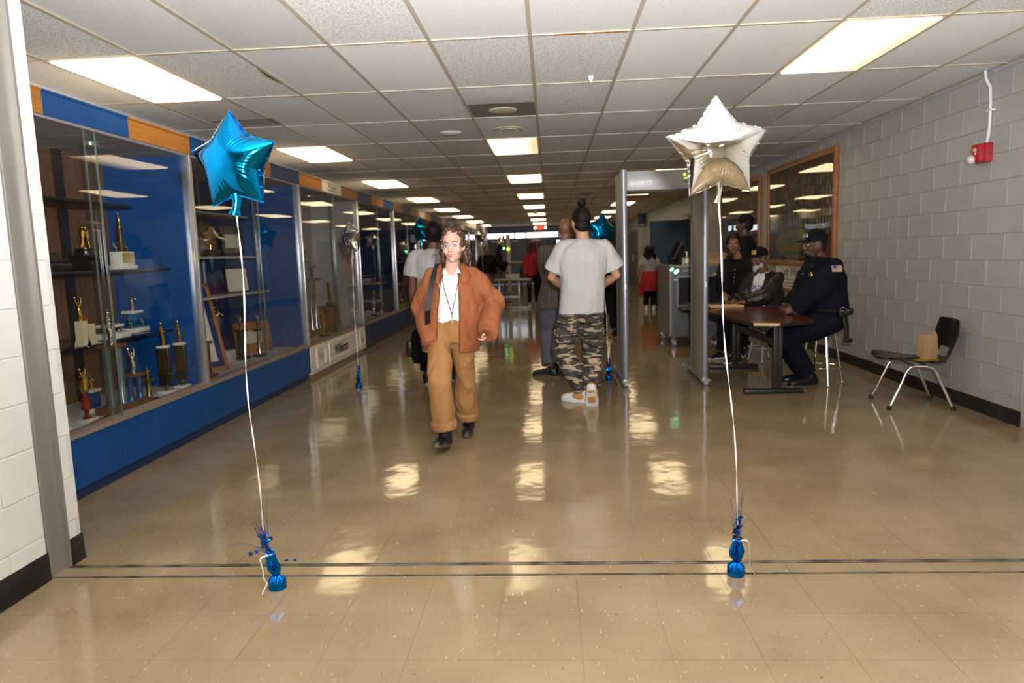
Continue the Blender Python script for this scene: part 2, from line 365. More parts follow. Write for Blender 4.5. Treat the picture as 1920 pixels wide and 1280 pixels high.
smooth_set = {(1, 0): 'acoustic_plain', (-2, 0): 'acoustic_plain', (2, 0): 'acoustic_plain', (-1, 0): 'acoustic_fissured', (0, 0): 'acoustic_fissured', (-1, -1): 'acoustic_fine', (0, -1): 'acoustic_fine', (-2, -1): 'acoustic_fissured', (1, 1): 'acoustic_plain', (0, 1): 'acoustic_fissured', (0, 2): 'acoustic_fissured', (4, 0): 'acoustic_plain', (3, 1): 'acoustic_plain', (5, 1): 'acoustic_plain', (5, 2): 'acoustic_plain', (5, 3): 'acoustic_plain', (-6, 0): 'acoustic_plain', (-4, 0): 'acoustic_fissured'}
fix = []
for k in range(K0, K1):
    for i in range(-6, 6):
        xa, xb = max(CX0 + i * TS, XC0), min(CX0 + (i + 1) * TS, XC1); ya, yb = max(CY0 + k * TL, YBK), min(CY0 + (k + 1) * TL, YEND)
        if xb - xa < .05 or yb - ya < .05: continue
        if is_light(i, k): fix.append((i, k)); continue
        if (i, k) == (-1, 1): yb -= TL / 2 ; xb -= 0
        kind = smooth_set.get((i, k)) or rnd.choice(('acoustic_fine', 'acoustic_fine', 'acoustic_dingy', 'acoustic_fissured', 'acoustic_plain', 'acoustic_fine'))
        h = rnd.randint(0, 3)
        if k >= -2 and k < 22 and cnt < 296:
            o = link('ceiling_tile', tile_mesh(xb - xa, yb - ya, kind, h), ceiling); o.location = ((xa + xb) / 2, (ya + yb) / 2, CEIL + .004); cnt += 1
        else: rest_t.box((xa + .006, ya + .006, CEIL + .004), (xb - .006, yb - .006, CEIL + .02))
part('ceiling_tiling', rest_t, 'acoustic_fine', ceiling, 0, kind='stuff')
# lay-in fluorescent fixtures
mat('lamp_diffuser', (.9, .85, .7), .4, emit=LAMP, estr=LAMP_E); mat('lamp_diffuser_dim', (.9, .8, .6), .4, emit=(1, .72, .36), estr=LAMP_E * .45); mat('troffer_frame', (.80, .74, .62), .5)
def troffer(dimside=0):
    t = thing('ceiling_light', '', 'ceiling light', (0, 0, 0)); f = MB(); w, l = TS - .02, TL - .02
    for a, b in (((-w / 2, -l / 2), (w / 2, -l / 2 + .022)), ((-w / 2, l / 2 - .022), (w / 2, l / 2)), ((-w / 2, -l / 2), (-w / 2 + .022, l / 2)), ((w / 2 - .022, -l / 2), (w / 2, l / 2))): f.box((*a, .0), (*b, .012))
    f.box((-w / 2, -l / 2, .05), (w / 2, l / 2, .06))
    part('frame', f, 'troffer_frame', t, 0)
    d = MB()
    if dimside:
        x = w / 2 - .02; s_ = dimside
        d.box((-x, -l / 2 + .02, -.014), (x, l / 2 - .02, .008), .006)
    else: d.box((-w / 2 + .02, -l / 2 + .02, -.014), (w / 2 - .02, l / 2 - .02, .008), .006)
    part('diffuser', d, ('lamp_half' if dimside else 'lamp_diffuser'), t, 0)
    return t
# half-failed fixtures glow on one tube only
mh = mat('lamp_half', (.9, .85, .7), .4, emit=LAMP, estr=LAMP_E); N_, L_, b_ = nodes(mh)
tc = N_.new('ShaderNodeTexCoord'); sx = N_.new('ShaderNodeSeparateXYZ'); L_.new(tc.outputs['Object'], sx.inputs[0]); mr = N_.new('ShaderNodeMapRange'); mr.inputs['From Min'].default_value = -.22; mr.inputs['From Max'].default_value = .06; mr.inputs['To Min'].default_value = .9; mr.inputs['To Max'].default_value = LAMP_E; L_.new(sx.outputs[0], mr.inputs['Value']); L_.new(mr.outputs[0], b_.inputs['Emission Strength'])
lt = troffer(0); lh = troffer(1); used = [0, 0]
ORD = ('nearest', 'second', 'third', 'fourth', 'fifth', 'sixth', 'seventh', 'eighth', 'ninth', 'tenth')
for i, k in sorted(fix, key=lambda q: (q[0], q[1])):
    half = (i, k) in ((3, 0), (-1, 3)); src = lh if half else lt; u = 1 if half else 0
    side = {-5: 'above the trophy cases on the left', -1: 'down the middle of the corridor', 3: 'on the right side of the corridor'}[i]
    n = k // 3 - (1 if i == -1 else 0)
    lab = ('%s lit ceiling panel %s' % (ORD[n], side)) if n >= 0 else ('lit ceiling panel %s, %s' % (('just overhead', 'well behind the viewpoint', 'farthest behind the viewpoint')[-n - 1], side))
    loc = (CX0 + (i + .5) * TS, CY0 + (k + .5) * TL, CEIL - .002)
    if not used[u]: src.location = loc; src['label'] = lab; o = src; used[u] = 1
    else: o = dup(src, loc, label=lab)
    if (i, k) == (-1, 3): o.rotation_euler = (0, 0, pi)
    o['group'] = 'lay-in ceiling lights'
# ---- far end wall: dark blue steel doors, side lights, transom windows
mat('navy_paint', (.035, .05, .085), .4); mat('sky_pane', (.6, .7, .72), .1, emit=(.82, .95, 1.0), estr=2.6)
glass_mat('dark_glass', (.5, .55, .6))
ew = MB(); ew.box((-3.6, YEND, 2.44), (XR, YEND + .15, CEIL + .2)).box((-3.8, YEND, 0), (-2.95, YEND + .15, 2.5)).box((.75, YEND, 0), (XR, YEND + .15, 2.5))
endw = struct('wall_end', ew, 'navy_paint', label='dark blue entrance wall at the far end')
zt0, zt1 = 2.13, 2.36
for q, (a, b) in enumerate(((-2.86, -1.62), (-1.56, -1.1), (-1.04, .42))):
    w = MB().box((a, YEND + .06, zt0), (b, YEND + .07, zt1)); fr = MB()
    for c0, c1 in (((a - .03, zt0 - .03), (b + .03, zt0)), ((a - .03, zt1), (b + .03, zt1 + .08)), ((a - .03, zt0), (a, zt1)), ((b, zt0), (b + .03, zt1))): fr.box((c0[0], YEND + .02, c0[1]), (c1[0], YEND + .12, c1[1]))
    o = struct('window_%d' % (q + 1), w, 'sky_pane', label=('long daylight transom window left of the mullion', 'short daylight transom window between two long ones', 'long daylight transom window under the exit sign')[q]); part('window_frame', fr, 'navy_paint', o)
for q, a in enumerate((-2.9, -1.95, -1.0, -.05)):
    b = a + .92; d = MB().box((a + .02, YEND + .04, .02), (b - .02, YEND + .085, 2.08)); o = struct('door_%d' % (q + 2), d, 'navy_paint', label='%s navy steel entrance door at the far end' % ('leftmost', 'second', 'third', 'rightmost')[q])
    part('frame', MB().box((a - .03, YEND + .01, 0), (a + .02, YEND + .12, 2.1)).box((b - .02, YEND + .01, 0), (b + .03, YEND + .12, 2.1)).box((a, YEND + .01, 2.08), (b, YEND + .12, 2.1)), 'navy_paint', o)
    part('push_bar', MB().box((a + .1, YEND - .03, 1.0), (b - .1, YEND + .04, 1.05)), 'jamb_steel', o)
    if q == 3: part('door_pane', MB().box((b - .52, YEND + .03, 1.45), (b - .25, YEND + .037, 1.98)), 'sky_pane', o)
    else: part('closer', MB().box((a + .2, YEND - .02, 1.98), (a + .6, YEND + .04, 2.04)), 'jamb_steel', o)
struct('wall_outside', MB().box((-6, YEND + 4, -.1), (6, YEND + 4.2, 4)), 'mortar_white', label='pale wall outside the entrance')
# doorway with grey doors far on the right wall, and the room behind the open blue door
mat('door_grey', (.10, .11, .12), .5)
o = struct('door_6', MB().box((XR + .03, 27.35, 0), (XR + .08, 29.07, 2.17)).box((XR + .03, 29.12, 0), (XR + .08, 30.85, 2.17)), 'door_grey', label='pair of dark grey doors far along the right wall')
part('handle', MB().box((XR - .02, 28.98, .95), (XR + .03, 29.02, 1.2)).box((XR - .02, 29.16, .95), (XR + .03, 29.2, 1.2)), 'jamb_steel', o)
mat('door_blue', (.012, .035, .075), .45)
M_ = frame_mat((XR - .02, 17.25, 0), (-1, -.05, 0), (0, 0, 1))
o = struct('door_7', MB().box((0, .01, 0), (.96, 2.08, .045)).xf(M_), 'door_blue', label='dark blue classroom door standing open into the corridor')
part('door_pull', MB().box((.84, .95, .045), (.87, 1.3, .07)).xf(M_), 'jamb_steel', o)
part('vision_strip', MB().box((.80, 1.1, .045), (.83, 1.6, .05)).xf(M_), 'dark_glass', o)
struct('trim_3', MB().box((XR - .03, 17.25, 0), (XR + .1, 17.3, 2.17)).box((XR - .03, 18.3, 0), (XR + .1, 18.35, 2.17)).box((XR - .03, 17.25, 2.12), (XR + .1, 18.35, 2.17)), 'jamb_steel', label='steel frame of the open classroom doorway')
struct('wall_room_back', MB().box((XR + .9, 16.8, 0), (XR + 1, 18.8, 2.6)).box((XR + .2, 16.7, 0), (XR + 1, 16.8, 2.6)).box((XR + .2, 18.8, 0), (XR + 1, 18.9, 2.6)).box((XR + .2, 16.8, -.02), (XR + 1, 18.8, 0)), 'mortar_grey', label='dim room seen through the classroom doorway')

# worn spots of the ceiling: rust along one tee, a slipped tile with a yellowed edge
mat('rust_orange', (.42, .20, .06), .8); mat('edge_yellow', (.55, .45, .15), .8)
for px0, px1 in (((768, 76), (788, 75)), ((1040, 66), (1100, 63)), ((1112, 62), (1178, 58))):
    a, b = onz(*px0, CEIL - .006), onz(*px1, CEIL - .006); part('rust_patch', MB().box((min(a.x, b.x), CY0 - .012, CEIL - .005), (max(a.x, b.x), CY0 + .010, CEIL - .002)), 'rust_orange', ceiling, 0)
a, b = onz(483, 126, CEIL), onz(530, 157, CEIL); x_ = CX0 - 3 * TS - .013
part('tile_gap', MB().prism([(x_, a.y), (x_ - .022, (a.y + b.y) / 2), (x_, b.y)], CEIL - .0035, CEIL - .001), 'plenum_dark', ceiling, 0)
part('torn_edge', MB().prism([(x_ - .012, a.y + .05), (x_ - .034, (a.y + b.y) / 2), (x_ - .012, b.y), (x_ - .022, (a.y + b.y) / 2)], CEIL - .004, CEIL - .001), 'edge_yellow', ceiling, 0)
# ================================================================ TROPHY CASES (left)
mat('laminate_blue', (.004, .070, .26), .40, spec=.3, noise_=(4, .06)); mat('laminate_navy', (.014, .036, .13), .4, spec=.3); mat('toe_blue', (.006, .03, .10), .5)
def wood_mat(name, c, c2, rough=.4, st=(1, .6, 14)):
    return mat(name, c, rough, noise_=(5, .3), col2=c2, stretch=st, bump=(40, .05, .002))
wood_mat('oak_header', (.46, .19, .035), (.36, .135, .02)); wood_mat('walnut_panel', (.21, .105, .05), (.15, .072, .032), .5, (1, 10, .7)); wood_mat('oak_frame', (.38, .17, .06), (.30, .12, .04), .4, (3, 3, 3))
mat('aluminium', (.72, .72, .74), .28, metal=.9); mat('sill_bronze', (.26, .20, .16), .45); mat('deck_white', (.62, .60, .58), .6); mat('case_soffit', (.32, .31, .32), .7); mat('shelf_dark', (.018, .014, .012), .35)
mat('shelf_grey', (.45, .45, .45), .5); mat('sign_white', (.78, .72, .62), .5); mat('ink_black', (.02, .02, .03), .5); mat('panel_grey', (.46, .45, .43), .6); mat('ink_grey', (.25, .23, .2), .6)
glass_mat('case_glass', (.97, .98, .975), ior=1.55, wob=.004); mat('glass_edge', (.13, .17, .15), .15, spec=.8); mat('puck_metal', (.6, .58, .54), .3, metal=.8)
glass_mat('shelf_glass', (.55, .60, .60), ior=1.5)
BAYS = [3.085] + [5.5 + 2.42 * n for n in range(0, 10)]
ZS, ZF0, ZF1 = .395, 2.25, 2.392
def fascia(bay):
    return (('oak_header', 'laminate_blue', 'oak_header'), ('laminate_blue', 'oak_header', 'laminate_navy'), ('oak_header', 'sign_white', 'oak_header'), ('laminate_navy', 'oak_header', 'laminate_blue'), ('oak_header', 'laminate_navy', 'oak_header'), ('sign_white', 'oak_header', 'laminate_navy'))[bay if bay < 5 else 3 + bay % 3]
CLAB = ('blue trophy case nearest the steel jamb, brown wood back', 'blue trophy case with grey shelves behind the blue star balloon', 'trophy case with white panelled base and grey back', 'trophy case with navy base just past the white panelled one', 'fifth trophy case along the left wall, beside the grey shirted man')
def case(n):
    y0, y1 = BAYS[n], BAYS[n + 1]; lab = CLAB[n] if n < 5 else '%s trophy case along the left wall counted from the jamb' % ORD[n]
    t = thing('display_case', lab, 'display case', (XL, (y0 + y1) / 2, 0), group='glazed trophy cases'); h = (y1 - y0) / 2; D = XBACK - XL
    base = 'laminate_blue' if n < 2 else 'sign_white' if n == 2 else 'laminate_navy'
    if n == 2:
        part('base_panel', MB().box((-.03, -h, .05), (.01, h, ZS - .012)), base, t)
        for a, b in ((-h + .18, -h + .52), (-h + .66, h - .48), (h - .32, h - .08)):
            f = MB(); z0, z1 = .10, .335
            f.box((.01, a, z0 + .0201), (.026, a + .025, z1 - .0251)).box((.01, b - .025, z0 + .0201), (.026, b, z1 - .0251)).box((.01, a, z1 - .025), (.026, b, z1)).box((.01, a, z0), (.026, b, z0 + .02)); part('panel_moulding', f, base, t)
        tx = text_mb('Wildcats', .17, .001, .004, .12).xf(frame_mat((.0125, -h + 1.2, .215), (0, 1, 0), (0, 0, 1))); part('lettering', tx, 'ink_black', t, 0, label='Wildcats in black lettering')
        tx = text_mb('W', .15, .001, -.002).xf(frame_mat((.0125, -h + .36, .215), (0, 1, 0), (0, 0, 1))); part('emblem', tx, 'ink_grey', t, 0)
        pw = MB(); pw.tube([V((.0125, h - .24, .15)), V((.0125, h - .15, .16)), V((.0125, h - .125, .27))], [.02, .03, .008], 8, flat=.2); part('emblem', pw, 'oak_header', t, label='orange and brown swoosh emblem')
        part('toe_kick', MB().box((-.06, -h, 0), (-.02, h, .055)), 'sill_bronze', t)
    else:
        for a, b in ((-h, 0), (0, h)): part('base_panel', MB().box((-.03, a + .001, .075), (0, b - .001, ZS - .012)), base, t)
        part('toe_kick', MB().box((-.075, -h, 0), (-.03, h, .08)), 'toe_blue' if n < 2 else 'shelf_dark', t)
    part('sill', MB().box((-.05, -h, ZS - .014), (.012, h, ZS + .012)).box((-.045, -h, ZS + .012), (-.02, h, ZS + .03)), 'sill_bronze', t)
    part('deck', MB().box((D + .02, -h + .02, ZS - .02), (-.05, h - .02, ZS)), 'deck_white', t)
    fm = fascia(n); w3 = 2.42 / 3; yb = h
    for q in (2, 1, 0):
        ya = max(yb - w3, -h)
        if yb - ya > .05:
            o = part('header_panel', MB().box((-.03, ya + .002, ZF0), (.012, yb - .002, ZF1)).box((-.03, ya + .002, ZF1 - .012), (.018, yb - .002, ZF1)), fm[q], t)
            if fm[q] == 'sign_white' and n < 4:
                part('lettering', text_mb('Wildcats', .10, .001, .001, .2).xf(frame_mat((.0135, (ya + yb) / 2, (ZF0 + ZF1) / 2 + .012), (0, 1, 0), (0, 0, 1))), 'ink_grey', o, 0)
                part('rule', MB().box((.012, ya + .2, ZF0 + .028), (.0135, yb - .15, ZF0 + .04)), 'ink_grey', o, 0)
        yb = ya
    part('soffit', MB().box((D, -h, ZF0 - .012), (-.03, h, ZF0 + .008)), 'case_soffit', t)
    part('top', MB().box((D, -h, ZF1 - .03), (-.03, h, ZF1 - .01)), 'case_soffit', t)
    bk = ('walnut_panel', 'laminate_navy', 'panel_grey', 'laminate_navy', 'walnut_panel')[n % 5]
    if n == 0: bk = 'walnut_panel'
    m4 = 4 if n == 0 else 1
    for q in range(m4): part('back_panel', MB().box((D, -h + q * 2 * h / m4 + .002, ZS), (D + .02, -h + (q + 1) * 2 * h / m4 - .002, ZF0)), bk, t)
    if n == 0: part('back_batten', MB().box((D + .02, h - .6, ZS), (D + .05, h - .53, ZF0)).box((D + .02, -.3, ZS), (D + .05, -.25, ZF0)), 'shelf_dark', t)
    part('partition', MB().box((D, h - .03, ZS), (-.04, h - .012, ZF0)), ('laminate_blue' if n < 2 else 'panel_grey' if n == 2 else 'laminate_navy'), t)
    part('partition', MB().box((D, -h + .012, ZS), (-.04, -h + .03, ZF0)), ('walnut_panel' if n in (0, 2) else 'laminate_navy'), t)
    if n == 2: part('cabinet_board', MB().box((D + .02, -h + .03, ZS), (D + .045, -h + .8, ZF0)), 'walnut_panel', t)
    pf = MB(); pf.box((-.04, h - .028, ZS + .012), (.012, h + .004, ZF0), .004); part('post', pf, 'aluminium', t)
    if n == 0: part('post', MB().box((-.04, -h, ZS), (.01, -h + .03, ZF0)), 'aluminium', t)
    # two sliding glass doors, overlapping in the middle
    for q, (a, b, x) in enumerate(((-h + .02, .06, -.012), (-.02, h - .03, -.028))):
        o = part('glass_door', MB().box((x - .003, a, ZS + .014), (x + .003, b, ZF0)), 'case_glass', t, 0)
        e = b if q == 0 else a
        part('glass_edge', MB().box((x - .004, e - .004, ZS + .014), (x + .004, e + .004, ZF0)), 'glass_edge', o, 0)
    part('top_track', MB().box((-.05, -h, ZF0 - .016), (-.004, h, ZF0)), 'case_soffit', t)
    # shelves
    S = {0: [(1.835, -h + .03, -.06, 'shelf_dark', .44), (1.835, -.05, h - .40, 'shelf_dark', .44), (1.365, -h + .03, .2, 'shelf_dark', .5), (1.365, .2, h - .05, 'shelf_dark', .5), (.875, -h + .03, .35, 'shelf_glass', .5), (.875, .36, h - .1, 'shelf_glass', .5)],
         1: [(1.86, -h + .1, -.25, 'shelf_grey', .42), (1.86, -.24, .45, 'shelf_grey', .42), (1.45, -h + .1, .5, 'shelf_grey', .46), (1.08, -h + .1, .8, 'shelf_grey', .46)],
         2: [(1.52, -h + .1, -.2, 'shelf_dark', .4)], 3: [(1.1, -.1, h - .2, 'shelf_grey', .3)]}.get(n, [(1.3, -h + .1, h - .1, 'shelf_grey', .4), (.85, -h + .1, h - .1, 'shelf_grey', .4)])
    for z, a, b, m_, dp in S: part('shelf', MB().box((D + .02, a, z - .018), (D + .02 + dp, b, z), .003), m_, t)
    if n == 1:
        for y in (-.55, .25): part('standard', MB().box((D + .02, y - .012, ZS), (D + .035, y + .012, ZF0)), 'shelf_grey', t)
    for y in ((-.62, .45) if n == 0 else (.0,)):
        p = MB(); p.lathe([(.035, -.03), (.05, -.022), (.052, -.008), (.075, -.004), (.075, 0)], (-.3, y, ZF0 - .012), 18); part('puck_light', p, 'puck_metal', t)
    return t
for n in range(len(BAYS) - 1): case(n)
# wall closing the row beyond the last case
struct('wall_left_far', MB().box((XBACK, BAYS[-1], 0), (XL, YEND, CEIL)), 'block_grey', label='far left wall past the trophy cases')

# ---------------------------------------------------------------- trophies
mat('gold', (.75, .50, .12), .22, metal=1); mat('silver_cup', (.78, .77, .74), .18, metal=1); mat('antique_gold', (.50, .33, .10), .3, metal=1); mat('marble_white', (.70, .68, .62), .35, noise_=(18, .1)); mat('marble_cream', (.66, .55, .35), .45); mat('plastic_black', (.01, .01, .011), .25)
mat('column_blue', (.02, .10, .32), .22, metal=.5, noise_=(30, .4)); mat('column_steelblue', (.16, .25, .30), .22, metal=.6); mat('column_bronze', (.12, .075, .03), .25, metal=.6, noise_=(25, .4)); mat('column_red', (.30, .03, .02), .25, metal=.5, noise_=(30, .4)); mat('column_holo', (.02, .30, .62), .15, metal=.7, noise_=(60, .8)); mat('plaque_brown', (.16, .07, .025), .4); mat('plate_black', (.02, .018, .016), .3)
def figurine(mb, c, H, kind):
    """little cast athlete, H tall standing on c"""
    c = V(c); s = H
    P = lambda x, y, z: c + V((x, y, z)) * s
    def limb(a, b, r0, r1): mb.tube([P(*a), P(*b)], [r0 * s * 1.35, r1 * s * 1.35], 7)
    mb.lathe([(.10 * s, 0), (.10 * s, .03 * s), (.05 * s, .06 * s)], c, 12)
    if kind == 'wrestle':
        for sg in (-1, 1):
            o = sg * .17
            limb((0, o * 1.5, .05), (0, o * 1.15, .28), .035, .05); limb((.06, o * 1.1, .05), (.02, o, .28), .035, .05); limb((0, o, .28), (0, o * .85, .50), .05, .075)
            limb((0, o * .9, .48), (0, o * .75, .74), .085, .10); limb((0, o * .8, .72), (0, -o * .5, .66), .045, .035); mb.ell(P(0, o * .62, .88), .07 * s, 10, 7)
        return mb
    limb((0, -.07, .05), (.02, -.05, .27), .035, .045); limb((.02, -.05, .27), (0, -.02, .5), .05, .07)
    limb((0, .07, .05), (.03, .06, .27), .035, .045); limb((.03, .06, .27), (0, .02, .5), .05, .07)
    mb.tube([P(0, 0, .46), P(0, 0, .56), P(0, 0, .70), P(0, 0, .77)], [.075 * s, .06 * s, .10 * s, .04 * s], 9); mb.ell(P(0, 0, .84), (.05 * s, .05 * s, .062 * s), 10, 7)
    if kind == 'reach':
        limb((0, -.1, .73), (0, -.19, .86), .035, .03); limb((0, -.19, .86), (0, -.22, 1.02), .03, .022); mb.ell(P(0, -.22, 1.07), .055 * s, 9, 6)
        limb((0, .1, .73), (0, .17, .90), .035, .03); limb((0, .17, .90), (0, .15, 1.06), .03, .022)
    elif kind == 'victory':
        limb((0, -.1, .73), (0, -.14, .9), .035, .03); limb((0, -.14, .9), (0, -.03, 1.05), .03, .025); limb((0, .1, .73), (0, .2, .64), .035, .03)
        mb.ell(P(0, -.02, 1.08), (.06 * s, .06 * s, .05 * s), 9, 6)
    else:
        limb((0, -.1, .73), (.1, -.16, .58), .035, .03); limb((.1, -.16, .58), (.2, -.1, .66), .03, .025); limb((0, .1, .73), (.06, .17, .58), .035, .03); limb((.06, .17, .58), (.18, .13, .52), .03, .025); mb.ell(P(.22, 0, .6), .06 * s, 9, 6)
    return mb
def eagle(mb, c, H):
    c = V(c); s = H; mb.lathe([(.16 * s, 0), (.08 * s, .1 * s), (.07 * s, .3 * s)], c, 8); mb.ell(c + V((0, 0, .45 * s)), (.12 * s, .12 * s, .22 * s), 8, 6)
    for g in (-1, 1): mb.tube([c + V((0, g * .05 * s, .5 * s)), c + V((0, g * .3 * s, .65 * s)), c + V((0, g * .42 * s, 1.0 * s))], [.1 * s, .11 * s, .03 * s], 6, flat=.35)
    return mb
def cup(mb, c, H):
    s = H; mb.lathe([(.22 * s, 0), (.20 * s, .06 * s), (.05 * s, .14 * s), (.05 * s, .34 * s), (.20 * s, .48 * s), (.27 * s, .75 * s), (.29 * s, 1.0 * s), (.26 * s, 1.0 * s), (.2 * s, .7 * s)], c, 16)
    for g in (-1, 1): mb.tube([V(c) + V((0, g * (.25 + .14 * sin(a)) * s, (.72 - .22 * cos(a)) * s)) for a in [pi * k / 6 for k in range(7)]], .025 * s, 6)
    return mb
TN = [0]
def trophy(px, top, z, label, cols=1, colmat='column_blue', base='marble_white', fig='reach', figh=.14, bw=.09, bh=.03, extras=(), colr=.022, style='column', metal='gold', group='trophies in the cases', pos=None, xlim=(-3.46, -2.95), X=None):
    p = pos or (onx(px[0], px[1], X) if X else onz(px[0], px[1], z)); p = V((max(xlim[0], min(xlim[1], p.x)), p.y, z))
    H = max(.08, ony(top[0], top[1], p.y).z - z) if top else .3
    rz = math.atan2(-p.y, -p.x) * .35
    t = thing('trophy', label, 'trophy', p, rz * 0, group=group)
    if style == 'cupbase':   # stepped black plinth with grooves
        b = MB(); b.box((-bw, -bw, 0), (bw, bw, bh * .45), .004).box((-bw * .8, -bw * .8, bh * .45), (bw * .8, bw * .8, bh * .7), .004); b.lathe([(bw * .72, bh * .7), (bw * .66, bh * .9), (bw * .72, bh)], (0, 0, 0), 20); part('plinth', b, base, t)
        g = MB()
        for k in range(-2, 3): g.box((bw * .72, k * .018 - .004, bh * .72), (bw * .76, k * .018 + .004, bh * .97))
        part('plate', g, 'silver_cup', t); part('figure', figurine(MB(), (0, 0, bh), H - bh, fig), metal, t); return t
    if style == 'slab':      # two upright wings on a flared foot
        b = MB()
        for y0, y1, zz in ((-.05, .0, H * .5), (.0, .075, H * .42)): b.prism([(y0 - .02, 0), (y1 + .02, 0), (y1 + .002, zz * .3), (y1, zz), (y0, zz), (y0 - .002, zz * .3)], -.025, .03, Matrix(((0, 0, 1, 0), (1, 0, 0, 0), (0, 1, 0, 0), (0, 0, 0, 1))))
        part('base', b, base, t); part('figure', figurine(MB(), (0, -.025, H * .5), H * .5 / 1.1, fig), metal, t); part('eagle', eagle(MB(), (0, .04, H * .42), .06), metal, t); return t
    if style == 'box':       # column with eagles on a boxed base
        b = MB().box((-.05, -bw, 0), (.05, bw, .03), .003).box((-.04, -bw * .82, .03), (.04, bw * .82, bh), .003); part('base', b, base, t)
        part('plate', MB().box((.041, -bw * .6, .045), (.044, bw * .6, bh - .01)), 'antique_gold', t)
        part('column', MB().lathe([(.02, bh), (.026, bh + .02), (.022, bh + .03), (.018, H * .72), (.027, H * .73), (.027, H * .76)], (0, 0, 0), 14), 'column_bronze', t)
        part('figure', figurine(MB(), (0, 0, H * .76), H * .24 / 1.1, fig), metal, t)
        for y in (-bw * .62, bw * .62): part('eagle', eagle(MB(), (0, y, bh), .065), 'silver_cup', t)
        return t
    b = MB().box((-bw * .7, -bw, 0), (bw * .7, bw, bh), .004); part('base', b, base, t)
    zc = H - figh * 1.08
    if style == 'cup':
        part('stem', MB().lathe([(.03, bh), (.012, bh + .02), (.012, bh + .05), (.028, bh + .06), (.030, bh + .13), (.012, bh + .14), (.014, bh + .16)], (0, 0, 0), 14), colmat, t)
        part('cup', MB().lathe([(.012, bh + .16), (.03, bh + .19), (.034, bh + .26), (.02, bh + .275), (.01, zc)], (0, 0, 0), 16), metal, t)
        part('figure', figurine(MB(), (0, 0, zc), figh, fig), metal, t); return t
    ys = [0] if cols == 1 else [-bw * .55, bw * .55]
    z0 = bh
    if 'riser' in extras:
        r = MB().lathe([(.022, bh), (.012, bh + .012), (.012, bh + .035), (.022, bh + .045)], (0, 0, 0), 12); part('riser', r, metal, t)
        part('plate_block', MB().box((-.03, -.042, bh + .045), (.03, .042, bh + .12), .003), 'plate_black', t); z0 = bh + .125
        part('collar', MB().box((-.035, -.05, z0), (.035, .05, z0 + .008)), metal, t); z0 += .008
    for y in ys:
        c = MB()
        if cols == 1 and colr > .025: c.box((-colr, -colr * 1.15, z0), (colr, colr * 1.15, zc - .02), .004)
        else: c.lathe([(colr * 1.2, z0), (colr, z0 + .012), (colr, zc - .03), (colr * 1.2, zc - .02)], (0, y, 0), 14)
        part('column', c, colmat, t)
    part('cap', MB().box((-bw * .55, -bw * .62, zc - .02), (bw * .55, bw * .62, zc), .003), 'marble_white' if 'whitecap' in extras else base, t)
    part('figure', figurine(MB(), (0, 0, zc), figh, fig), metal, t)
    if 'eagles' in extras:
        for y in (-bw * .8, bw * .8): part('eagle', eagle(MB(), (.03, y, bh), .075), metal, t)
    if 'goldband' in extras: part('stripe', MB().box((colr + .0005, -.004, z0), (colr + .002, .004, zc - .02)), metal, t)
    return t
Z2, Z3, Z0 = 1.365, .875, ZS
trophy((165, 512), (160, 421), Z2, 'gold wrestlers trophy on a fluted black plinth, second shelf', style='cupbase', base='plastic_black', fig='wrestle', bw=.095, bh=.15, X=-3.18)
trophy((88, 512), (76, 462), Z2, 'black stepped plinth beside the jamb, second shelf', style='cupbase', base='plastic_black', fig='stand', bw=.10, bh=.12, X=-3.2)
trophy((232, 508), (214, 400), Z2, 'bronze column trophy with eagles on a marble box, second shelf', style='box', base='marble_white', fig='victory', bw=.105, bh=.13, X=-3.15)
trophy((160, 646), (146, 556), Z3, 'gold athlete on a twin cream slab base, third shelf', style='slab', base='marble_cream', fig='reach')
trophy((207, 634), (205, 580), Z3, 'low white trophy with silver eagles, third shelf', colmat='silver_cup', fig='victory', figh=.10, bw=.12, bh=.04, extras=('eagles',), colr=.02, metal='silver_cup')
trophy((252, 622), (247, 543), Z3, 'silver star trophy with a shiny turquoise column, third shelf', colmat='column_holo', fig='stand', figh=.15, bw=.10, bh=.035, colr=.028, extras=('eagles',), metal='silver_cup')
trophy((112, 812), (102, 676), Z0, 'tall brown column trophy half hidden by the pier', colmat='column_bronze', fig='stand', figh=.18, bw=.06, colr=.03, extras=('whitecap',))
trophy((165, 790), (158, 690), Z0, 'slim gold cup trophy with a red stem, case floor', style='cup', colmat='column_red', fig='reach', figh=.13, bw=.055, bh=.022)
trophy((176, 772), (172, 700), Z0, 'short trophy with two blue columns, case floor', cols=1, colmat='column_blue', fig='stand', figh=.10, bw=.075, colr=.034)
trophy((222, 772), (214, 586), Z0, 'big four-post trophy with steel blue columns, case floor', cols=2, colmat='column_steelblue', base='plaque_brown', fig='victory', figh=.2, bw=.12, bh=.05, colr=.026, metal='silver_cup')
trophy((256, 757), (246, 652), Z0, 'silver and blue two-column trophy behind the glass edge', cols=2, colmat='column_blue', base='plaque_brown', fig='reach', figh=.17, bw=.10, bh=.04, colr=.02, metal='silver_cup')
trophy((281, 752), (274, 685), Z0, 'small slim gold trophy beside the tall pair', colmat='antique_gold', base='antique_gold', fig='stand', figh=.09, bw=.06, bh=.02, colr=.018)
trophy((314, 736), (301, 606), Z0, 'tall bronze column trophy on a gold riser, left of the pair', colmat='column_bronze', fig='victory', figh=.16, bw=.065, bh=.02, colr=.032, extras=('riser', 'whitecap', 'goldband'))
trophy((344, 725), (334, 602), Z0, 'tall bronze column trophy on a gold riser, right of the pair', colmat='column_bronze', fig='victory', figh=.16, bw=.065, bh=.02, colr=.032, extras=('riser', 'whitecap', 'goldband'))
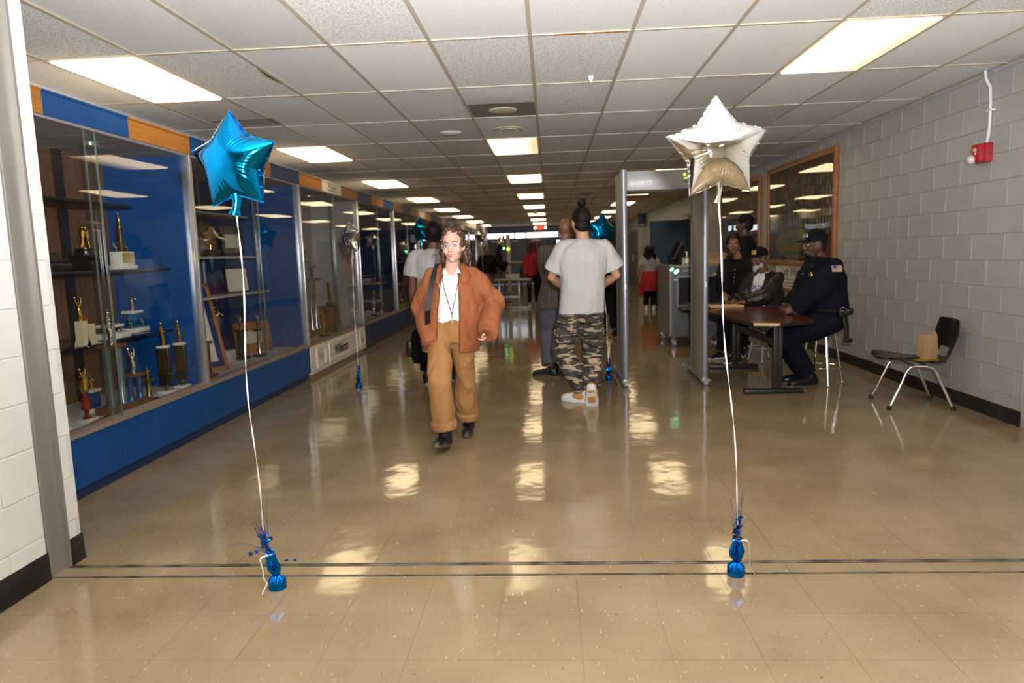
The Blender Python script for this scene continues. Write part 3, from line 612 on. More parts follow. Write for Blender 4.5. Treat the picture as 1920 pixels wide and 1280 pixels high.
rp = onz(195, 787, ZS); single('ribbon', MB().box((-.012, -.14, .001), (.012, .14, .006), .001), 'column_red', 'red award ribbon lying on the trophy case floor', 'ribbon', loc=(rp.x - .03, rp.y, ZS), rz=.12)
# second case
def frame_pic(name, label, cat, c, w, h, tilt, yaw, fm, mm, pm, fw=.03):
    t = thing(name, label, cat, c, yaw, group='framed items in the cases'); Mt = Matrix.Rotation(tilt, 4, 'Y')
    f = MB(); f.box((-.012, -w / 2, 0), (.012, w / 2, fw)).box((-.012, -w / 2, h - fw), (.012, w / 2, h)).box((-.012, -w / 2, 0), (.012, -w / 2 + fw, h)).box((-.012, w / 2 - fw, 0), (.012, w / 2, h)); f.xf(Mt); part('frame', f, fm, t)
    part('mat', MB().box((-.008, -w / 2 + fw, fw), (.004, w / 2 - fw, h - fw)).xf(Mt), mm, t)
    part('picture', MB().box((.004, -w / 2 + fw * 2.6, fw * 2.6), (.006, w / 2 - fw * 2.6, h - fw * 2.6)).xf(Mt), pm, t); return t
mat('jersey_white', (.66, .63, .58), .8); mat('certificate', (.60, .55, .45), .7); mat('photo_dark', (.10, .07, .05), .5, noise_=(9, .6)); mat('crystal', (.75, .75, .72), .12, metal=.6); mat('wood_orange', (.33, .13, .04), .45)
frame_pic('framed_jersey', 'large wood framed jersey leaning on the second case floor', 'picture frame', (-3.2, 6.05, ZS), .62, .84, -.28, -.5, 'oak_frame', 'laminate_navy', 'jersey_white', .035)
frame_pic('framed_photo', 'dark framed photo on the middle shelf of the second case', 'picture frame', (-3.22, 5.95, 1.45), .36, .34, -.2, -.35, 'walnut_panel', 'photo_dark', 'photo_dark')
frame_pic('framed_photo', 'brown plaque leaning beside the gold star award', 'picture frame', (-3.3, 6.5, 1.45), .34, .32, -.18, -.3, 'plaque_brown', 'plaque_brown', 'photo_dark')
frame_pic('framed_photo', 'leaning photo on the lower shelf of the second case', 'picture frame', (-3.2, 5.98, 1.08), .3, .28, -.3, -.4, 'walnut_panel', 'photo_dark', 'certificate')
frame_pic('framed_certificate', 'pale certificate on the lower shelf of the second case', 'picture frame', (-3.28, 7.15, 1.08), .28, .26, -.12, -.5, 'plastic_black', 'certificate', 'certificate', .012)
frame_pic('framed_certificate', 'dark framed certificate on the back of the second case', 'picture frame', (-3.40, 7.35, 1.47), .38, .30, -.05, -.2, 'plastic_black', 'photo_dark', 'certificate')
frame_pic('wooden_plaque', 'orange wooden plaque with medals on the second case floor', 'plaque', (-3.3, 7.5, ZS), .46, .34, -.14, -.5, 'wood_orange', 'wood_orange', 'certificate', .04)
t = thing('star_award', 'gold star award on the middle shelf of the second case', 'award', (-3.18, 6.42, 1.45), -.4)
st = MB(); pts = [(.11 * (1 if k % 2 == 0 else .5) * cos(pi / 2 + k * pi / 5), .19 + .11 * (1 if k % 2 == 0 else .5) * sin(pi / 2 + k * pi / 5)) for k in range(10)]
st.prism(pts, -.012, .012, Matrix(((0, 0, 1, 0), (1, 0, 0, 0), (0, 1, 0, 0), (0, 0, 0, 1)))); part('star', st, 'antique_gold', t); part('base', MB().box((-.05, -.08, 0), (.05, .08, .07), .004), 'plastic_black', t); part('stem', MB().cyl((0, 0, .07), (0, 0, .12), .01), 'gold', t)
trophy((400, 692), (392, 607), Z0, 'gold figure trophy in the near corner of the second case', colmat='antique_gold', base='plaque_brown', fig='reach', figh=.14, bw=.09, bh=.04, colr=.03, pos=V((-3.0, 5.8, ZS)))
trophy((448, 650), (448, 562), Z0, 'dark bronze statue trophy in the second case', colmat='column_bronze', base='plastic_black', fig='stand', figh=.3, bw=.08, bh=.05, colr=.03, metal='antique_gold', pos=V((-3.35, 6.75, ZS + .12)))
single('plinth', MB().box((-.12, -.12, 0), (.12, .12, .118), .004), 'deck_white', 'white plinth under the dark bronze statue trophy', 'plinth', loc=(-3.35, 6.75, ZS))
trophy((472, 668), (468, 590), Z0, 'black column trophy with silver cap in the second case', colmat='plastic_black', base='plastic_black', fig='reach', figh=.14, bw=.08, bh=.03, colr=.03, metal='silver_cup', pos=V((-3.2, 6.95, ZS)))
trophy((486, 665), (484, 588), Z0, 'silver column trophy left of the orange plaque', colmat='silver_cup', base='plastic_black', fig='reach', figh=.15, bw=.07, bh=.03, colr=.016, metal='silver_cup', pos=V((-3.1, 7.15, ZS)))
# third and fourth case
trophy((620, 610), (612, 478), Z0, 'tall tiered trophy with silver figure in the third case', cols=2, colmat='silver_cup', base='plaque_brown', fig='stand', figh=.28, bw=.16, bh=.06, colr=.014, metal='silver_cup', pos=V((-3.2, 9.2, ZS)), extras=('eagles',))
trophy((590, 620), (583, 530), Z0, 'gold figure trophy at the near side of the third case', colmat='column_bronze', base='plaque_brown', fig='reach', figh=.22, bw=.09, bh=.3, colr=.03, pos=V((-3.1, 8.35, ZS)))
trophy((604, 600), (600, 530), Z0, 'gold figure trophy on a brown block in the third case', colmat='column_bronze', base='plaque_brown', fig='victory', figh=.25, bw=.09, bh=.34, colr=.03, pos=V((-3.15, 8.7, ZS)))
trophy((624, 600), (620, 530), Z0, 'gold figure trophy below the tiered silver one', colmat='column_bronze', base='walnut_panel', fig='reach', figh=.25, bw=.09, bh=.36, colr=.03, pos=V((-3.05, 9.45, ZS)))
trophy((604, 640), (602, 600), Z0, 'low gold cup trophy at the front of the third case', style='cup', colmat='gold', fig='stand', figh=.1, bw=.07, bh=.03, pos=V((-2.98, 8.9, ZS)), base='plastic_black')
frame_pic('wooden_plaque', 'orange wooden shield plaque in the third case', 'plaque', (-3.2, 9.95, ZS), .34, .34, -.2, -.6, 'wood_orange', 'wood_orange', 'antique_gold', .05)
t = thing('globe_award', 'dark globe award on the shelf of the third case', 'award', (-3.3, 8.75, 1.52), 0); part('globe', MB().ell((0, 0, .17), .14, 20, 14), 'column_steelblue', t); part('base', MB().lathe([(.09, 0), (.08, .02), (.03, .035)], (0, 0, 0), 18), 'plastic_black', t)
trophy((688, 560), (685, 483), Z0, 'tall shiny gold cup trophy in the fourth case', style='cup', colmat='gold', fig='stand', figh=.45, bw=.10, bh=.18, metal='gold', pos=V((-3.05, 10.75, ZS)), base='plaque_brown')
trophy((725, 570), (723, 540), Z0, 'small crystal trophy in the fourth case', colmat='crystal', base='plastic_black', fig='stand', figh=.12, bw=.06, colr=.02, metal='crystal', pos=V((-3.1, 12.0, ZS)))
trophy((700, 570), (698, 540), Z0, 'pale column trophy beside the tall gold cup', colmat='marble_cream', base='marble_cream', fig='stand', figh=.12, bw=.07, colr=.03, metal='antique_gold', pos=V((-3.1, 11.2, ZS)))
mat('jersey_maroon', (.12, .012, .03), .85)
js = thing('hung_jersey', 'maroon jersey hanging in the fourth case', 'jersey', (-3.42, 10.75, 1.0)); b = MB(); b.prism([(-.24, 0), (.24, 0), (.25, .5), (.38, .42), (.42, .55), (.2, .78), (.08, .78), (0, .72), (-.08, .78), (-.2, .78), (-.42, .55), (-.38, .42), (-.25, .5)], -.02, .02, Matrix(((0, 0, 1, 0), (1, 0, 0, 0), (0, 1, 0, 0), (0, 0, 0, 1)))); part('shirt_body', b, 'jersey_maroon', js); part('collar', MB().tube([(.022, -.08, .78), (.03, 0, .71), (.022, .08, .78)], .012, 8), 'column_red', js)
for k, (bay, y, f, l) in enumerate(((4, 13.5, 'reach', 'gold figure trophy in the fifth case, near end'), (4, 14.3, 'stand', 'gold figure trophy in the fifth case, far end'), (5, 15.9, 'reach', 'gold figure trophy in the sixth case, near end'), (5, 16.8, 'victory', 'gold figure trophy in the sixth case, far end'), (6, 18.6, 'reach', 'gold figure trophy in the seventh case'), (7, 20.9, 'stand', 'gold figure trophy in the eighth case'))):
    trophy(None, None, Z0, l, colmat=('column_red', 'column_blue', 'gold')[k % 3], fig=f, figh=.15, bw=.07, colr=.03, pos=V((-3.1, y, ZS)))
# ================================================================ BALLOONS
def foil(name, c, rough): return mat(name, c, rough, metal=1, bump=(9, .10, .01))
foil('foil_silver', (.93, .92, .90), .035); foil('foil_blue', (.003, .26, .60), .09); foil('foil_weight', (.003, .19, .74), .14); mat('ribbon_white', (.9, .88, .86), .4, emit=None); foil('foil_royal', (.01, .14, .55), .12); mat('strand_blue', (.02, .04, .25), .3, metal=.6); mat('tag_white', (.85, .85, .85), .5)
def star_R(th, rt, rn, rot):
    a = (th - rot - pi / 2) % (2 * pi / 5)
    if a > pi / 5: a = 2 * pi / 5 - a
    # straight edge between tip (angle 0, rt) and notch (angle 36 deg, rn)
    A = (rt, 0); B = (rn * cos(pi / 5), rn * sin(pi / 5)); d = (B[0] - A[0], B[1] - A[1])
    k = (A[1] * d[0] - A[0] * d[1]) / (cos(a) * -d[1] + sin(a) * d[0]); return k, a
STAR_U = {}
def star_height(n=128):
    """pressure-inflated membrane over a unit star (Poisson relaxation), sampled bilinearly"""
    if 'g' not in STAR_U:
        ax = np.linspace(-1.05, 1.05, n); X_, Z_ = np.meshgrid(ax, ax, indexing='ij'); th = np.arctan2(Z_, X_); rr = np.hypot(X_, Z_)
        a = np.mod(th - pi / 2, 2 * pi / 5); a = np.where(a > pi / 5, 2 * pi / 5 - a, a); bx, by = .6 * cos(pi / 5), .6 * sin(pi / 5); dx, dy = bx - 1, by
        Rb = (-dy) / (np.cos(a) * -dy + np.sin(a) * dx); ins = rr < Rb; u = np.zeros((n, n))
        for _ in range(2600): u[1:-1, 1:-1] = .25 * (u[2:, 1:-1] + u[:-2, 1:-1] + u[1:-1, 2:] + u[1:-1, :-2]) + 2e-4; u *= ins
        STAR_U['g'] = np.sqrt(u / u.max())
    g = STAR_U['g']
    def f(x, z):
        i = (x + 1.05) / 2.1 * (n - 1); j = (z + 1.05) / 2.1 * (n - 1); i0 = min(n - 2, max(0, int(i))); j0 = min(n - 2, max(0, int(j))); p, q = i - i0, j - j0
        return float(g[i0, j0] * (1 - p) * (1 - q) + g[i0 + 1, j0] * p * (1 - q) + g[i0, j0 + 1] * (1 - p) * q + g[i0 + 1, j0 + 1] * p * q)
    return f
def star_mesh(R, thick, seed, rot=0):
    rnd = random.Random(seed); t = MB(); nA, nR = 160, 30; rn = R * .60; ph = rnd.random() * 10; hf = star_height()
    for sgn in (-1, 1):
        vs = []; fs = []
        for i in range(nR + 1):
            q = i / nR; rho = 1 - (1 - q) ** 1.5
            for j in range(nA):
                th = 2 * pi * j / nA; Rr, a = star_R(th, R, rn, rot); r0 = Rr * rho; x, z = r0 * cos(th), r0 * sin(th)
                hgt = thick * hf(x / R, z / R) if i < nR else 0
                nt = a / (pi / 5)
                crease = .0035 * max(0, rho - .45) * (1 - rho) * 8 * sin(th * 46 + ph + 2 * sin(th * 5)) * nt ** 1.5
                vs.append((x, sgn * max(0, hgt + crease * (i < nR)), z))
        for i in range(nR):
            for j in range(nA):
                a_ = i * nA + j; b_ = i * nA + (j + 1) % nA; fs.append((a_, b_, b_ + nA, a_ + nA))
        t.add(vs, fs)
    rim = MB(); vs = []; fs = []
    for i in range(2):
        for j in range(nA):
            th = 2 * pi * j / nA; Rr, a = star_R(th, R, rn, rot); r_ = Rr + (.0 if i == 0 else .007); wv = .0012 * sin(th * 24 + ph) * i
            vs.append((r_ * cos(th), wv, r_ * sin(th)))
    for j in range(nA): fs.append((j, (j + 1) % nA, nA + (j + 1) % nA, nA + j))
    rim.add(vs, fs)
    return t, rim
def balloon(label, c, R, yaw, roll, fm, weight, seed, ribbon_pts=None, tag=False):
    c = V(c); wt = V(weight)
    t = thing('foil_balloon', label, 'balloon', c, yaw, group='star foil balloons')
    b, rim = star_mesh(R, R * .46, seed); Mr = Matrix.Rotation(-roll, 4, 'Y')
    b.xf(Mr); rim.xf(Mr)
    part('envelope', b, fm, t, 60); part('seam', rim, fm, t, 60)
    nz = -R * .60 ; n = MB()
    n.tube([V((.0, 0, nz + .02)), V((0, -.002, nz - .03)), V((-.006, -.005, nz - .06)), V((-.014, -.006, nz - .085))], [.035, .018, .015, .026], 12, flat=.35); n.xf(Mr); part('neck', n, fm, t)
    if tag: part('care_tag', MB().obox((-.04, -.035, nz + .012), (.035, .002, .014)).xf(Mr), 'tag_white', t)
    # ribbon from the neck to the weight, in balloon-local space
    inv = (Matrix.Translation(c) @ Matrix.Rotation(yaw, 4, 'Z')).inverted(); p0 = Mr @ V((-.008, -.006, nz - .065)); p1 = inv @ wt
    rb = MB(); L_ = []; nn = 40
    for k in range(nn + 1):
        u = k / nn; p = p0.lerp(p1, u) + V((.012 * sin(u * 7 + seed), .01 * cos(u * 5), 0)) * sin(pi * u); L_.append(p)
    vs = []; fs = []
    for k, p in enumerate(L_):
        a = k * .55 + seed; w = .0030; d = V((cos(a) * .8 + .2, sin(a) * .8, 0)).normalized() * w; nrm = V((-d.y, d.x, 0)).normalized() * .0006
        vs += [p - d - nrm, p + d - nrm, p + d + nrm, p - d + nrm]
    for k in range(nn):
        o = k * 4
        for j in range(4): fs.append((o + j, o + (j + 1) % 4, o + 4 + (j + 1) % 4, o + 4 + j))
    rb.add(vs, fs); part('ribbon', rb, 'ribbon_white', t, 0)
    return t
def smooth_path(P, n=6):
    P = [V(p) for p in P]; out = []
    for i in range(len(P) - 1):
        a, b, c, d = P[max(i - 1, 0)], P[i], P[i + 1], P[min(i + 2, len(P) - 1)]
        for k in range(n): t = k / n; out.append(.5 * (2 * b + (c - a) * t + (2 * a - 5 * b + 4 * c - d) * t * t + (3 * b - a - 3 * c + d) * t ** 3))
    return out + [P[-1]]
def star2(mb, c, r, n):
    n = V(n).normalized(); u = n.orthogonal().normalized(); w = n.cross(u); k = len(mb.v)
    pts = [V(c) + (u * cos(a * pi / 5) + w * sin(a * pi / 5)) * (r if a % 2 == 0 else r * .45) for a in range(10)]
    mb.add([V(c) + n * .001] + pts, [(0, 1 + a, 1 + (a + 1) % 10) for a in range(10)]); return mb
def weight(label, p, lean, seed, h=.34, small=False):
    rnd = random.Random(seed); t = thing('balloon_weight', label, 'balloon weight', p, rnd.random(), group='foil balloon weights')
    b = MB(); n = 28; prof = [(.0, 0), (.034, 0), (.037, .006), (.037, .034), (.033, .044), (.018, .052), (.011, .058)]; vs = []; fs = []
    for i, (r, z) in enumerate(prof):
        for j in range(n):
            a = 2 * pi * j / n; w = 1 + (.10 * sin(j * pi * .5 * 2 + i) + .05 * rnd.uniform(-1, 1)) * (1 if i > 3 else .3); vs.append((r * w * cos(a), r * w * sin(a), z))
    for i in range(len(prof) - 1):
        for j in range(n): fs.append((i * n + j, i * n + (j + 1) % n, (i + 1) * n + (j + 1) % n, (i + 1) * n + j))
    b.add(vs, fs); part('base', b, 'foil_weight', t, 25)
    # flared foil wrap above the tie, leaning
    w = MB(); n = 18; vs = []; fs = []; ln = V((lean[0], lean[1], 0)); lv = [(.010, .054), (.017, .066), (.022, .085), (.024, .11), (.017, .135), (.019, .150), (.010, .162)]
    for i, (r, z) in enumerate(lv):
        for j in range(n):
            a = 2 * pi * j / n; k = 1 + .16 * ((j % 2) * 2 - 1) + rnd.uniform(-.22, .22); vs.append(V((r * k * cos(a), r * k * sin(a), z + (rnd.uniform(-.012, .012) if i == 6 else 0))) + ln * (z - .05) * .5)
    for i in range(len(lv) - 1):
        for j in range(n): fs.append((i * n + j, i * n + (j + 1) % n, (i + 1) * n + (j + 1) % n, (i + 1) * n + j))
    w.add(vs, fs); part('foil_wrap', w, 'foil_weight', t, 10)
    top = V((0, 0, .155)) + ln * .055
    sp = MB(); stars = MB()
    for k in range(26):
        a = rnd.uniform(0, 2 * pi); s_ = rnd.uniform(.02, .32) if k > 3 else rnd.uniform(.5, .9); L_ = rnd.uniform(.12, h - .12); d = V((cos(a) * s_, sin(a) * s_, 1)).normalized() + ln * .5
        pts = [top + d * L_ * u - V((0, 0, .09 * (s_ * u) ** 2 * (1 if k > 3 else 2.2))) for u in (0, .25, .5, .75, 1)]
        sp.tube(pts, [.0009, .0008, .0007, .0006, .0004], 4, flat=.6)
        if k % 2 == 0:
            for u in ((.35,) if k % 4 else (.2, .55)): star2(stars, pts[1].lerp(pts[3], u), rnd.uniform(.009, .015), (rnd.uniform(-1, 1), -1, rnd.uniform(-.6, .8)))
    for k in range(14):
        u = rnd.uniform(0, .1); star2(stars, top + ln * u + V((rnd.uniform(-.014, .014), rnd.uniform(-.014, .014), u)), rnd.uniform(.012, .018), (rnd.uniform(-1, 1), -1, rnd.uniform(-1, 1)))
    part('strand_spray', sp, 'strand_blue', t, 0, kind='stuff'); part('foil_stars', stars, 'foil_royal', t, 0, kind='stuff')
    if not small:
        lp = MB(); g = -1 if lean[0] < 0 else 1
        lp.tube(smooth_path([top + V((0, -.012, 0)), top + V((g * .03, -.03, -.005)), V((g * .05, -.03, .10)), V((g * .046, -.035, .06)), V((g * .035, -.04, .045)), V((g * .05, -.05, .018)), V((g * .055, -.055, .003))]), .0036, 6, flat=.3)
        lp.tube([top + V((.013 * cos(a), .013 * sin(a), 0)) for a in [k * pi / 5 for k in range(11)]], .002, 5); part('ribbon_tail', lp, 'ribbon_white', t)
    return t, V(p) + top
w1, a1 = weight('blue foil weight with stars spilling right, under the blue balloon', onz(521, 1102), (-.45, 0), 3, h=.33)
w2, a2 = weight('blue foil weight on the gate track, under the silver balloon', onz(1380, 1077), (.12, 0), 5, h=.36)
balloon('blue star foil balloon near the first trophy case', (-1.236, 2.747, 1.777), .198, -.22, .02, 'foil_blue', a1 + V((-.02, 0, .10)), 1, tag=True)
balloon('large silver star foil balloon in front of the detector arch', (.673, 2.847, 1.765), .206, .10, .05, 'foil_silver', a2 + V((0, 0, .06)), 2)
w3, a3 = weight('blue foil weight beside the white panelled case base', onz(673, 726), (.1, 0), 8, h=.28, small=True)
balloon('silver star balloon in front of the third trophy case', (-2.09, 7.302, 1.60), .185, -.75, .1, 'foil_silver', a3, 3)
w4, a4 = weight('blue foil weight beside the detector post', onz(1142, 713), (.05, .1), 9, h=.28, small=True)
balloon('blue star balloon behind the person with the bun', (.548, 7.393, 1.60), .185, .55, -.12, 'foil_blue', a4, 4)
# spilled foil confetti stars by the first weight
for k, (x, y) in enumerate(((537, 1050), (553, 1050))):
    q = onz(x, y, .003); single('confetti_star', star2(MB(), (0, 0, 0), .013, (0.1, -.35, 1)), 'foil_royal', ('foil star on the floor nearest the blue weight', 'foil star on the floor farther right of the weight')[k], 'foil star', loc=q)
# farther balloons along the left side
def far_balloon(label, px, Y, R, yaw, fm, seed):
    c = ony(px[0], px[1], Y); wt = V((c.x + .05, Y + .05, 0)); w, a = weight('foil weight on the floor under the ' + label, wt, (.05, 0), seed, h=.26, small=True); balloon(label, c, R, yaw, .08, fm, a, seed)
far_balloon('teal blue star balloon beside the grey shirted man', (789, 432), 9.6, .185, -.7, 'foil_blue', 21)
far_balloon('silver star balloon left of the far entrance doors', (902, 443), 16.2, .19, -.6, 'foil_silver', 22)
far_balloon('small silver star balloon above the dark haired person', (938, 455), 20.5, .19, .4, 'foil_silver', 23)
# ================================================================ RIGHT SIDE: detector, x-ray machine, table, seats, frames, alarm
mat('detector_grey', (.33, .32, .33), .38); mat('detector_side', (.30, .26, .21), .45, noise_=(2, .1)); mat('tube_grey', (.30, .31, .36), .28, metal=.5); mat('led_green', (.3, .8, .1), .3, emit=(.55, 1, .05), estr=2.5); mat('led_lcd', (.5, .7, .1), .3, emit=(.6, .9, .1), estr=1.0); mat('key_dark', (.07, .07, .075), .5); mat('white_print', (.75, .74, .73), .5); mat('chrome', (.80, .79, .77), .10, metal=1); mat('caster_grey', (.33, .32, .31), .35)
def detector(label, loc, rz=0):
    t = thing('metal_detector', label, 'metal detector', loc, rz)
    for x0, s_ in ((-.40, -1), (.40, 1)):
        p = part('side_panel', MB().box((x0 - .022, .03, .07), (x0 + .022, .52, 2.17), .006), 'detector_side', t)
        part('front_tube', MB().tube([(x0, .0, .05), (x0, 0, 2.18)], .031, 16), 'tube_grey', p); part('rear_tube', MB().tube([(x0, .55, .05), (x0, .55, 2.18)], .031, 16), 'tube_grey', p)
        b = part('base_rail', MB().box((x0 - .03, -.05, .04), (x0 + .03, .95, .075), .005), 'tube_grey', t)
        for y in (-.04, .93):
            c = MB(); c.box((x0 - .045, y - .035, .045), (x0 + .045, y + .035, .062), .004).box((x0 - .03, y - .03, .03), (x0 - .022, y + .02, .06)).box((x0 + .022, y - .03, .03), (x0 + .03, y + .02, .06)); part('caster_fork', c, 'caster_grey', b)
            part('caster_wheel', MB().cyl((x0 - .018, y - .01, .026), (x0 + .018, y - .01, .026), .026, n=16), 'caster_grey', b)
        part('label_strip', MB().box((x0 - .001, -.033, 1.0), (x0 + .012, -.030, 1.05)), 'white_print', p)
    h = part('crossbar', MB().box((-.37, .0, 1.975), (.37, .50, 2.165), .008), 'detector_grey', t)
    F = lambda x, z: frame_mat((x, -.001, z), (1, 0, 0), (0, 0, 1))
    part('lettering', text_mb('GARRETT', .052, .001, .0025).xf(F(-.23, 2.045)), 'white_print', h, 0)
    pl = MB(); pl.box((-.115, -.001, 2.052), (-.02, .001, 2.066)).box((-.115, -.001, 2.03), (-.02, .001, 2.044)); part('name_plate', pl, 'tube_grey', h, 0)
    part('status_light', MB().lathe([(.014, 0), (.012, .006), (0, .009)], (0, 0, 0), 14, Matrix.Rotation(pi / 2, 3, 'X')).xf(Matrix.Translation((.20, 0, 2.115))), 'led_green', h)
    part('display', MB().box((.195, -.004, 2.07), (.27, .001, 2.086)), 'led_lcd', h)
    k = MB()
    for i in range(4):
        for j in range(2): k.box((.196 + i * .019, -.003, 2.035 + j * .016), (.196 + i * .019 + .014, .001, 2.046 + j * .016))
    part('keypad', k, 'key_dark', h)
    part('knob', MB().ell((.30, -.002, 2.005), .006, 8, 6), 'white_print', h); part('knob', MB().ell((.29, -.002, 2.118), .008, 8, 6), 'white_print', h)
    return t
D1 = detector('grey walk-through metal detector arch behind the silver balloon', (1.155, 7.09, 0))
# ---- x-ray baggage scanner
mat('xray_grey', (.085, .09, .10), .45); mat('xray_side', (.22, .20, .17), .45); mat('curtain_black', (.012, .012, .014), .25); mat('belt_brown', (.10, .06, .03), .5); mat('led_mint', (.3, .9, .5), .3, emit=(.25, 1, .45), estr=4)
X0_, X1_, Y0_, Y1_ = 1.70, 2.60, 9.95, 11.0
t = thing('xray_scanner', 'dark grey baggage x-ray scanner on casters beyond the arch', 'x-ray scanner', (X0_, Y0_, 0)); W_, D_ = X1_ - X0_, Y1_ - Y0_
tx0, tx1, tz0, tz1 = .11, .70, .60, .985
c = MB(); z0, z1 = .15, 1.13
c.box((0.02, 0, z0), (tx0, D_, z1)).box((tx1, 0, z0), (W_, D_, z1)).box((tx0, 0, z0), (tx1, D_, tz0)).box((tx0, 0, tz1), (tx1, D_, z1)); part('cabinet', c, 'xray_grey', t)
part('side_cover', MB().prism([(0, z0), (D_, z0), (D_, z1 - .02), (D_ - .05, z1 + .03), (.05, z1 + .03), (0, z1 - .02)], -.012, .02, Matrix(((0, 0, 1, 0), (1, 0, 0, 0), (0, 1, 0, 0), (0, 0, 0, 1)))), 'xray_side', t)
part('top_cover', MB().box((.02, .0, z1), (W_, D_, z1 + .02), .006), 'xray_side', t)
part('tunnel_frame', MB().box((tx0 - .02, -.015, tz0 - .02), (tx0, .0, tz1 + .02)).box((tx1, -.015, tz0 - .02), (tx1 + .02, 0, tz1 + .02)).box((tx0, -.015, tz1), (tx1, 0, tz1 + .02)), 'tube_grey', t)
for k in range(9):
    a = tx0 + .004 + k * (tx1 - tx0) / 9; part('curtain_strip', MB().box((a, .05 + .008 * (k % 2), tz0 + .03), (a + (tx1 - tx0) / 9 - .004, .054 + .008 * (k % 2), tz1)), 'curtain_black', t)
cv = part('conveyor_bed', MB().box((tx0 - .0, -.30, tz0 - .09), (tx1, D_ * .5, tz0 - .03), .006), 'belt_brown', t); part('roller', MB().cyl((tx0, -.30, tz0 - .055), (tx1, -.30, tz0 - .055), .035), 'plastic_black', cv)
for q, (x, z, s_) in enumerate(((.02, 1.10, .030), (.085, 1.07, .042))): part('indicator', MB().obox((x, -.006, z), (s_ * 1.7, .008, s_), Matrix.Rotation(-.7, 3, 'Y'), .003), 'led_mint', t)
part('caution_label', MB().box((.05, -.002, .945), (.10, .001, .965)), 'white_print', t); part('lettering', text_mb('X-RAY', .03, .001).xf(frame_mat((.21, -.001, 1.075), (1, 0, 0), (0, 0, 1))), 'white_print', t, 0)
part('grip', MB().box((-.02, .25, .55), (-.012, .28, .68)), 'key_dark', t)
part('emergency_strip', MB().box((tx1 - .1, -.02, tz1 + .03), (tx1 + .08, .0, tz1 + .05)), mat('caution_yellow', (.7, .45, .02), .5), t)
for x in (.06, W_ - .06):
    for y in (.06, D_ - .06):
        k = part('caster', MB().cyl((x, y, .15), (x, y, .10), .03).box((x - .035, y - .04, .05), (x - .025, y + .03, .11)).box((x + .025, y - .04, .05), (x + .035, y + .03, .11)), 'chrome', t); part('caster_wheel', MB().cyl((x - .022, y, .045), (x + .022, y, .045), .045, n=18), 'caster_grey', k); part('brake', MB().box((x - .02, y - .10, .07), (x + .02, y - .04, .08)), 'chrome', k)
t = thing('monitor', 'tilted flat monitor on top of the x-ray scanner', 'monitor', (1.90, 10.5, 1.15), .9); part('screen_housing', MB().obox((0, 0, .20), (.34, .03, .24), Matrix.Rotation(-.75, 3, 'Y'), .006), 'plastic_black', t); part('bezel', MB().obox((-.018, -.0, .215), (.34, .034, .02), Matrix.Rotation(-.75, 3, 'Y')), 'tube_grey', t); part('stand', MB().cyl((0, 0, .01), (0, 0, .17), .015).lathe([(.08, 0), (.075, .012), (.02, .016)]), 'plastic_black', t)
t = thing('sanitizer_bottle', 'green hand sanitizer pump bottle on the x-ray scanner', 'bottle', (2.0, 10.3, 1.15)); part('bottle_body', MB().lathe([(.03, 0), (.034, .005), (.034, .10), (.028, .12), (.013, .13), (.013, .14)], (0, 0, 0), 16), mat('sanitizer_green', (.25, .42, .08), .3), t); part('pump', MB().cyl((0, 0, .14), (0, 0, .18), .012).box((-.03, -.008, .18), (.012, .008, .195), .003), 'white_print', t); part('bottle_label', MB().lathe([(.0345, .03), (.0345, .09)], (0, 0, 0), 16), 'white_print', t)
t = thing('spray_bottle', 'small clear bottle beside the green sanitizer', 'bottle', (1.955, 10.33, 1.15)); part('bottle_body', MB().lathe([(.02, 0), (.022, .004), (.022, .07), (.009, .085), (.009, .10)], (0, 0, 0), 14), 'crystal', t); part('cap', MB().cyl((0, 0, .10), (0, 0, .12), .012), 'plastic_black', t)
t = thing('cardboard_box', 'brown box and papers on the far end of the scanner', 'box', (2.42, 10.35, 1.15)); part('carton', MB().box((-.13, -.1, 0), (.13, .1, .13), .003), mat('cardboard', (.38, .24, .12), .8), t); part('flap', MB().obox((.0, -.13, .145), (.26, .09, .005), Matrix.Rotation(.4, 3, 'X')), 'cardboard', t)
# ---- table
mat('table_mahogany', (.10, .025, .014), .22, noise_=(8, .3), stretch=(6, .6, 1)); mat('edge_black', (.012, .011, .011), .4); mat('edge_tan', (.52, .33, .15), .5)
TP = [(1.705, 7.62), (1.74, 7.1), (1.79, 6.42), (1.83, 6.34), (2.02, 6.27), (2.30, 6.36), (2.40, 6.46), (2.50, 7.2), (2.49, 8.05), (2.36, 8.36), (2.1, 8.46), (1.85, 8.4), (1.735, 8.15)]
ZT = .70
t = thing('table', 'dark red wood table with black T legs beside the officer', 'table', (2.1, 7.3, 0)); Q = [(x - 2.1, y - 7.3) for x, y in TP]
part('tabletop', MB().prism(Q, ZT - .003, ZT), 'table_mahogany', t); part('edge_band', MB().prism([(x * 1.003, y * 1.002) for x, y in Q], ZT - .032, ZT - .0025), 'edge_black', t)
e = MB(); e.prism([(Q[2][0] + .01, Q[2][1] - .006), (Q[3][0], Q[3][1] - .006), (Q[4][0], Q[4][1] - .006), (Q[4][0] + .02, Q[4][1]), (Q[4][0], Q[4][1] + .006), (Q[3][0] + .004, Q[3][1] + .004)], ZT - .024, ZT - .001); part('worn_edge', e, 'edge_tan', t, label='pale worn edge strip')
for y in (6.58, 8.03):
    part('foot', MB().box((-.29, y - 7.3 - .035, .0), (.26, y - 7.3 + .035, .045), .012), 'edge_black', t); part('leg', MB().box((-.025, y - 7.3 - .03, .04), (.025, y - 7.3 + .03, ZT - .03), .004).box((.03, y - 7.3 - .02, .04), (.06, y - 7.3 + .02, ZT - .03), .004), 'edge_black', t); part('top_bracket', MB().box((-.22, y - 7.3 - .03, ZT - .06), (.22, y - 7.3 + .03, ZT - .032)), 'edge_black', t)
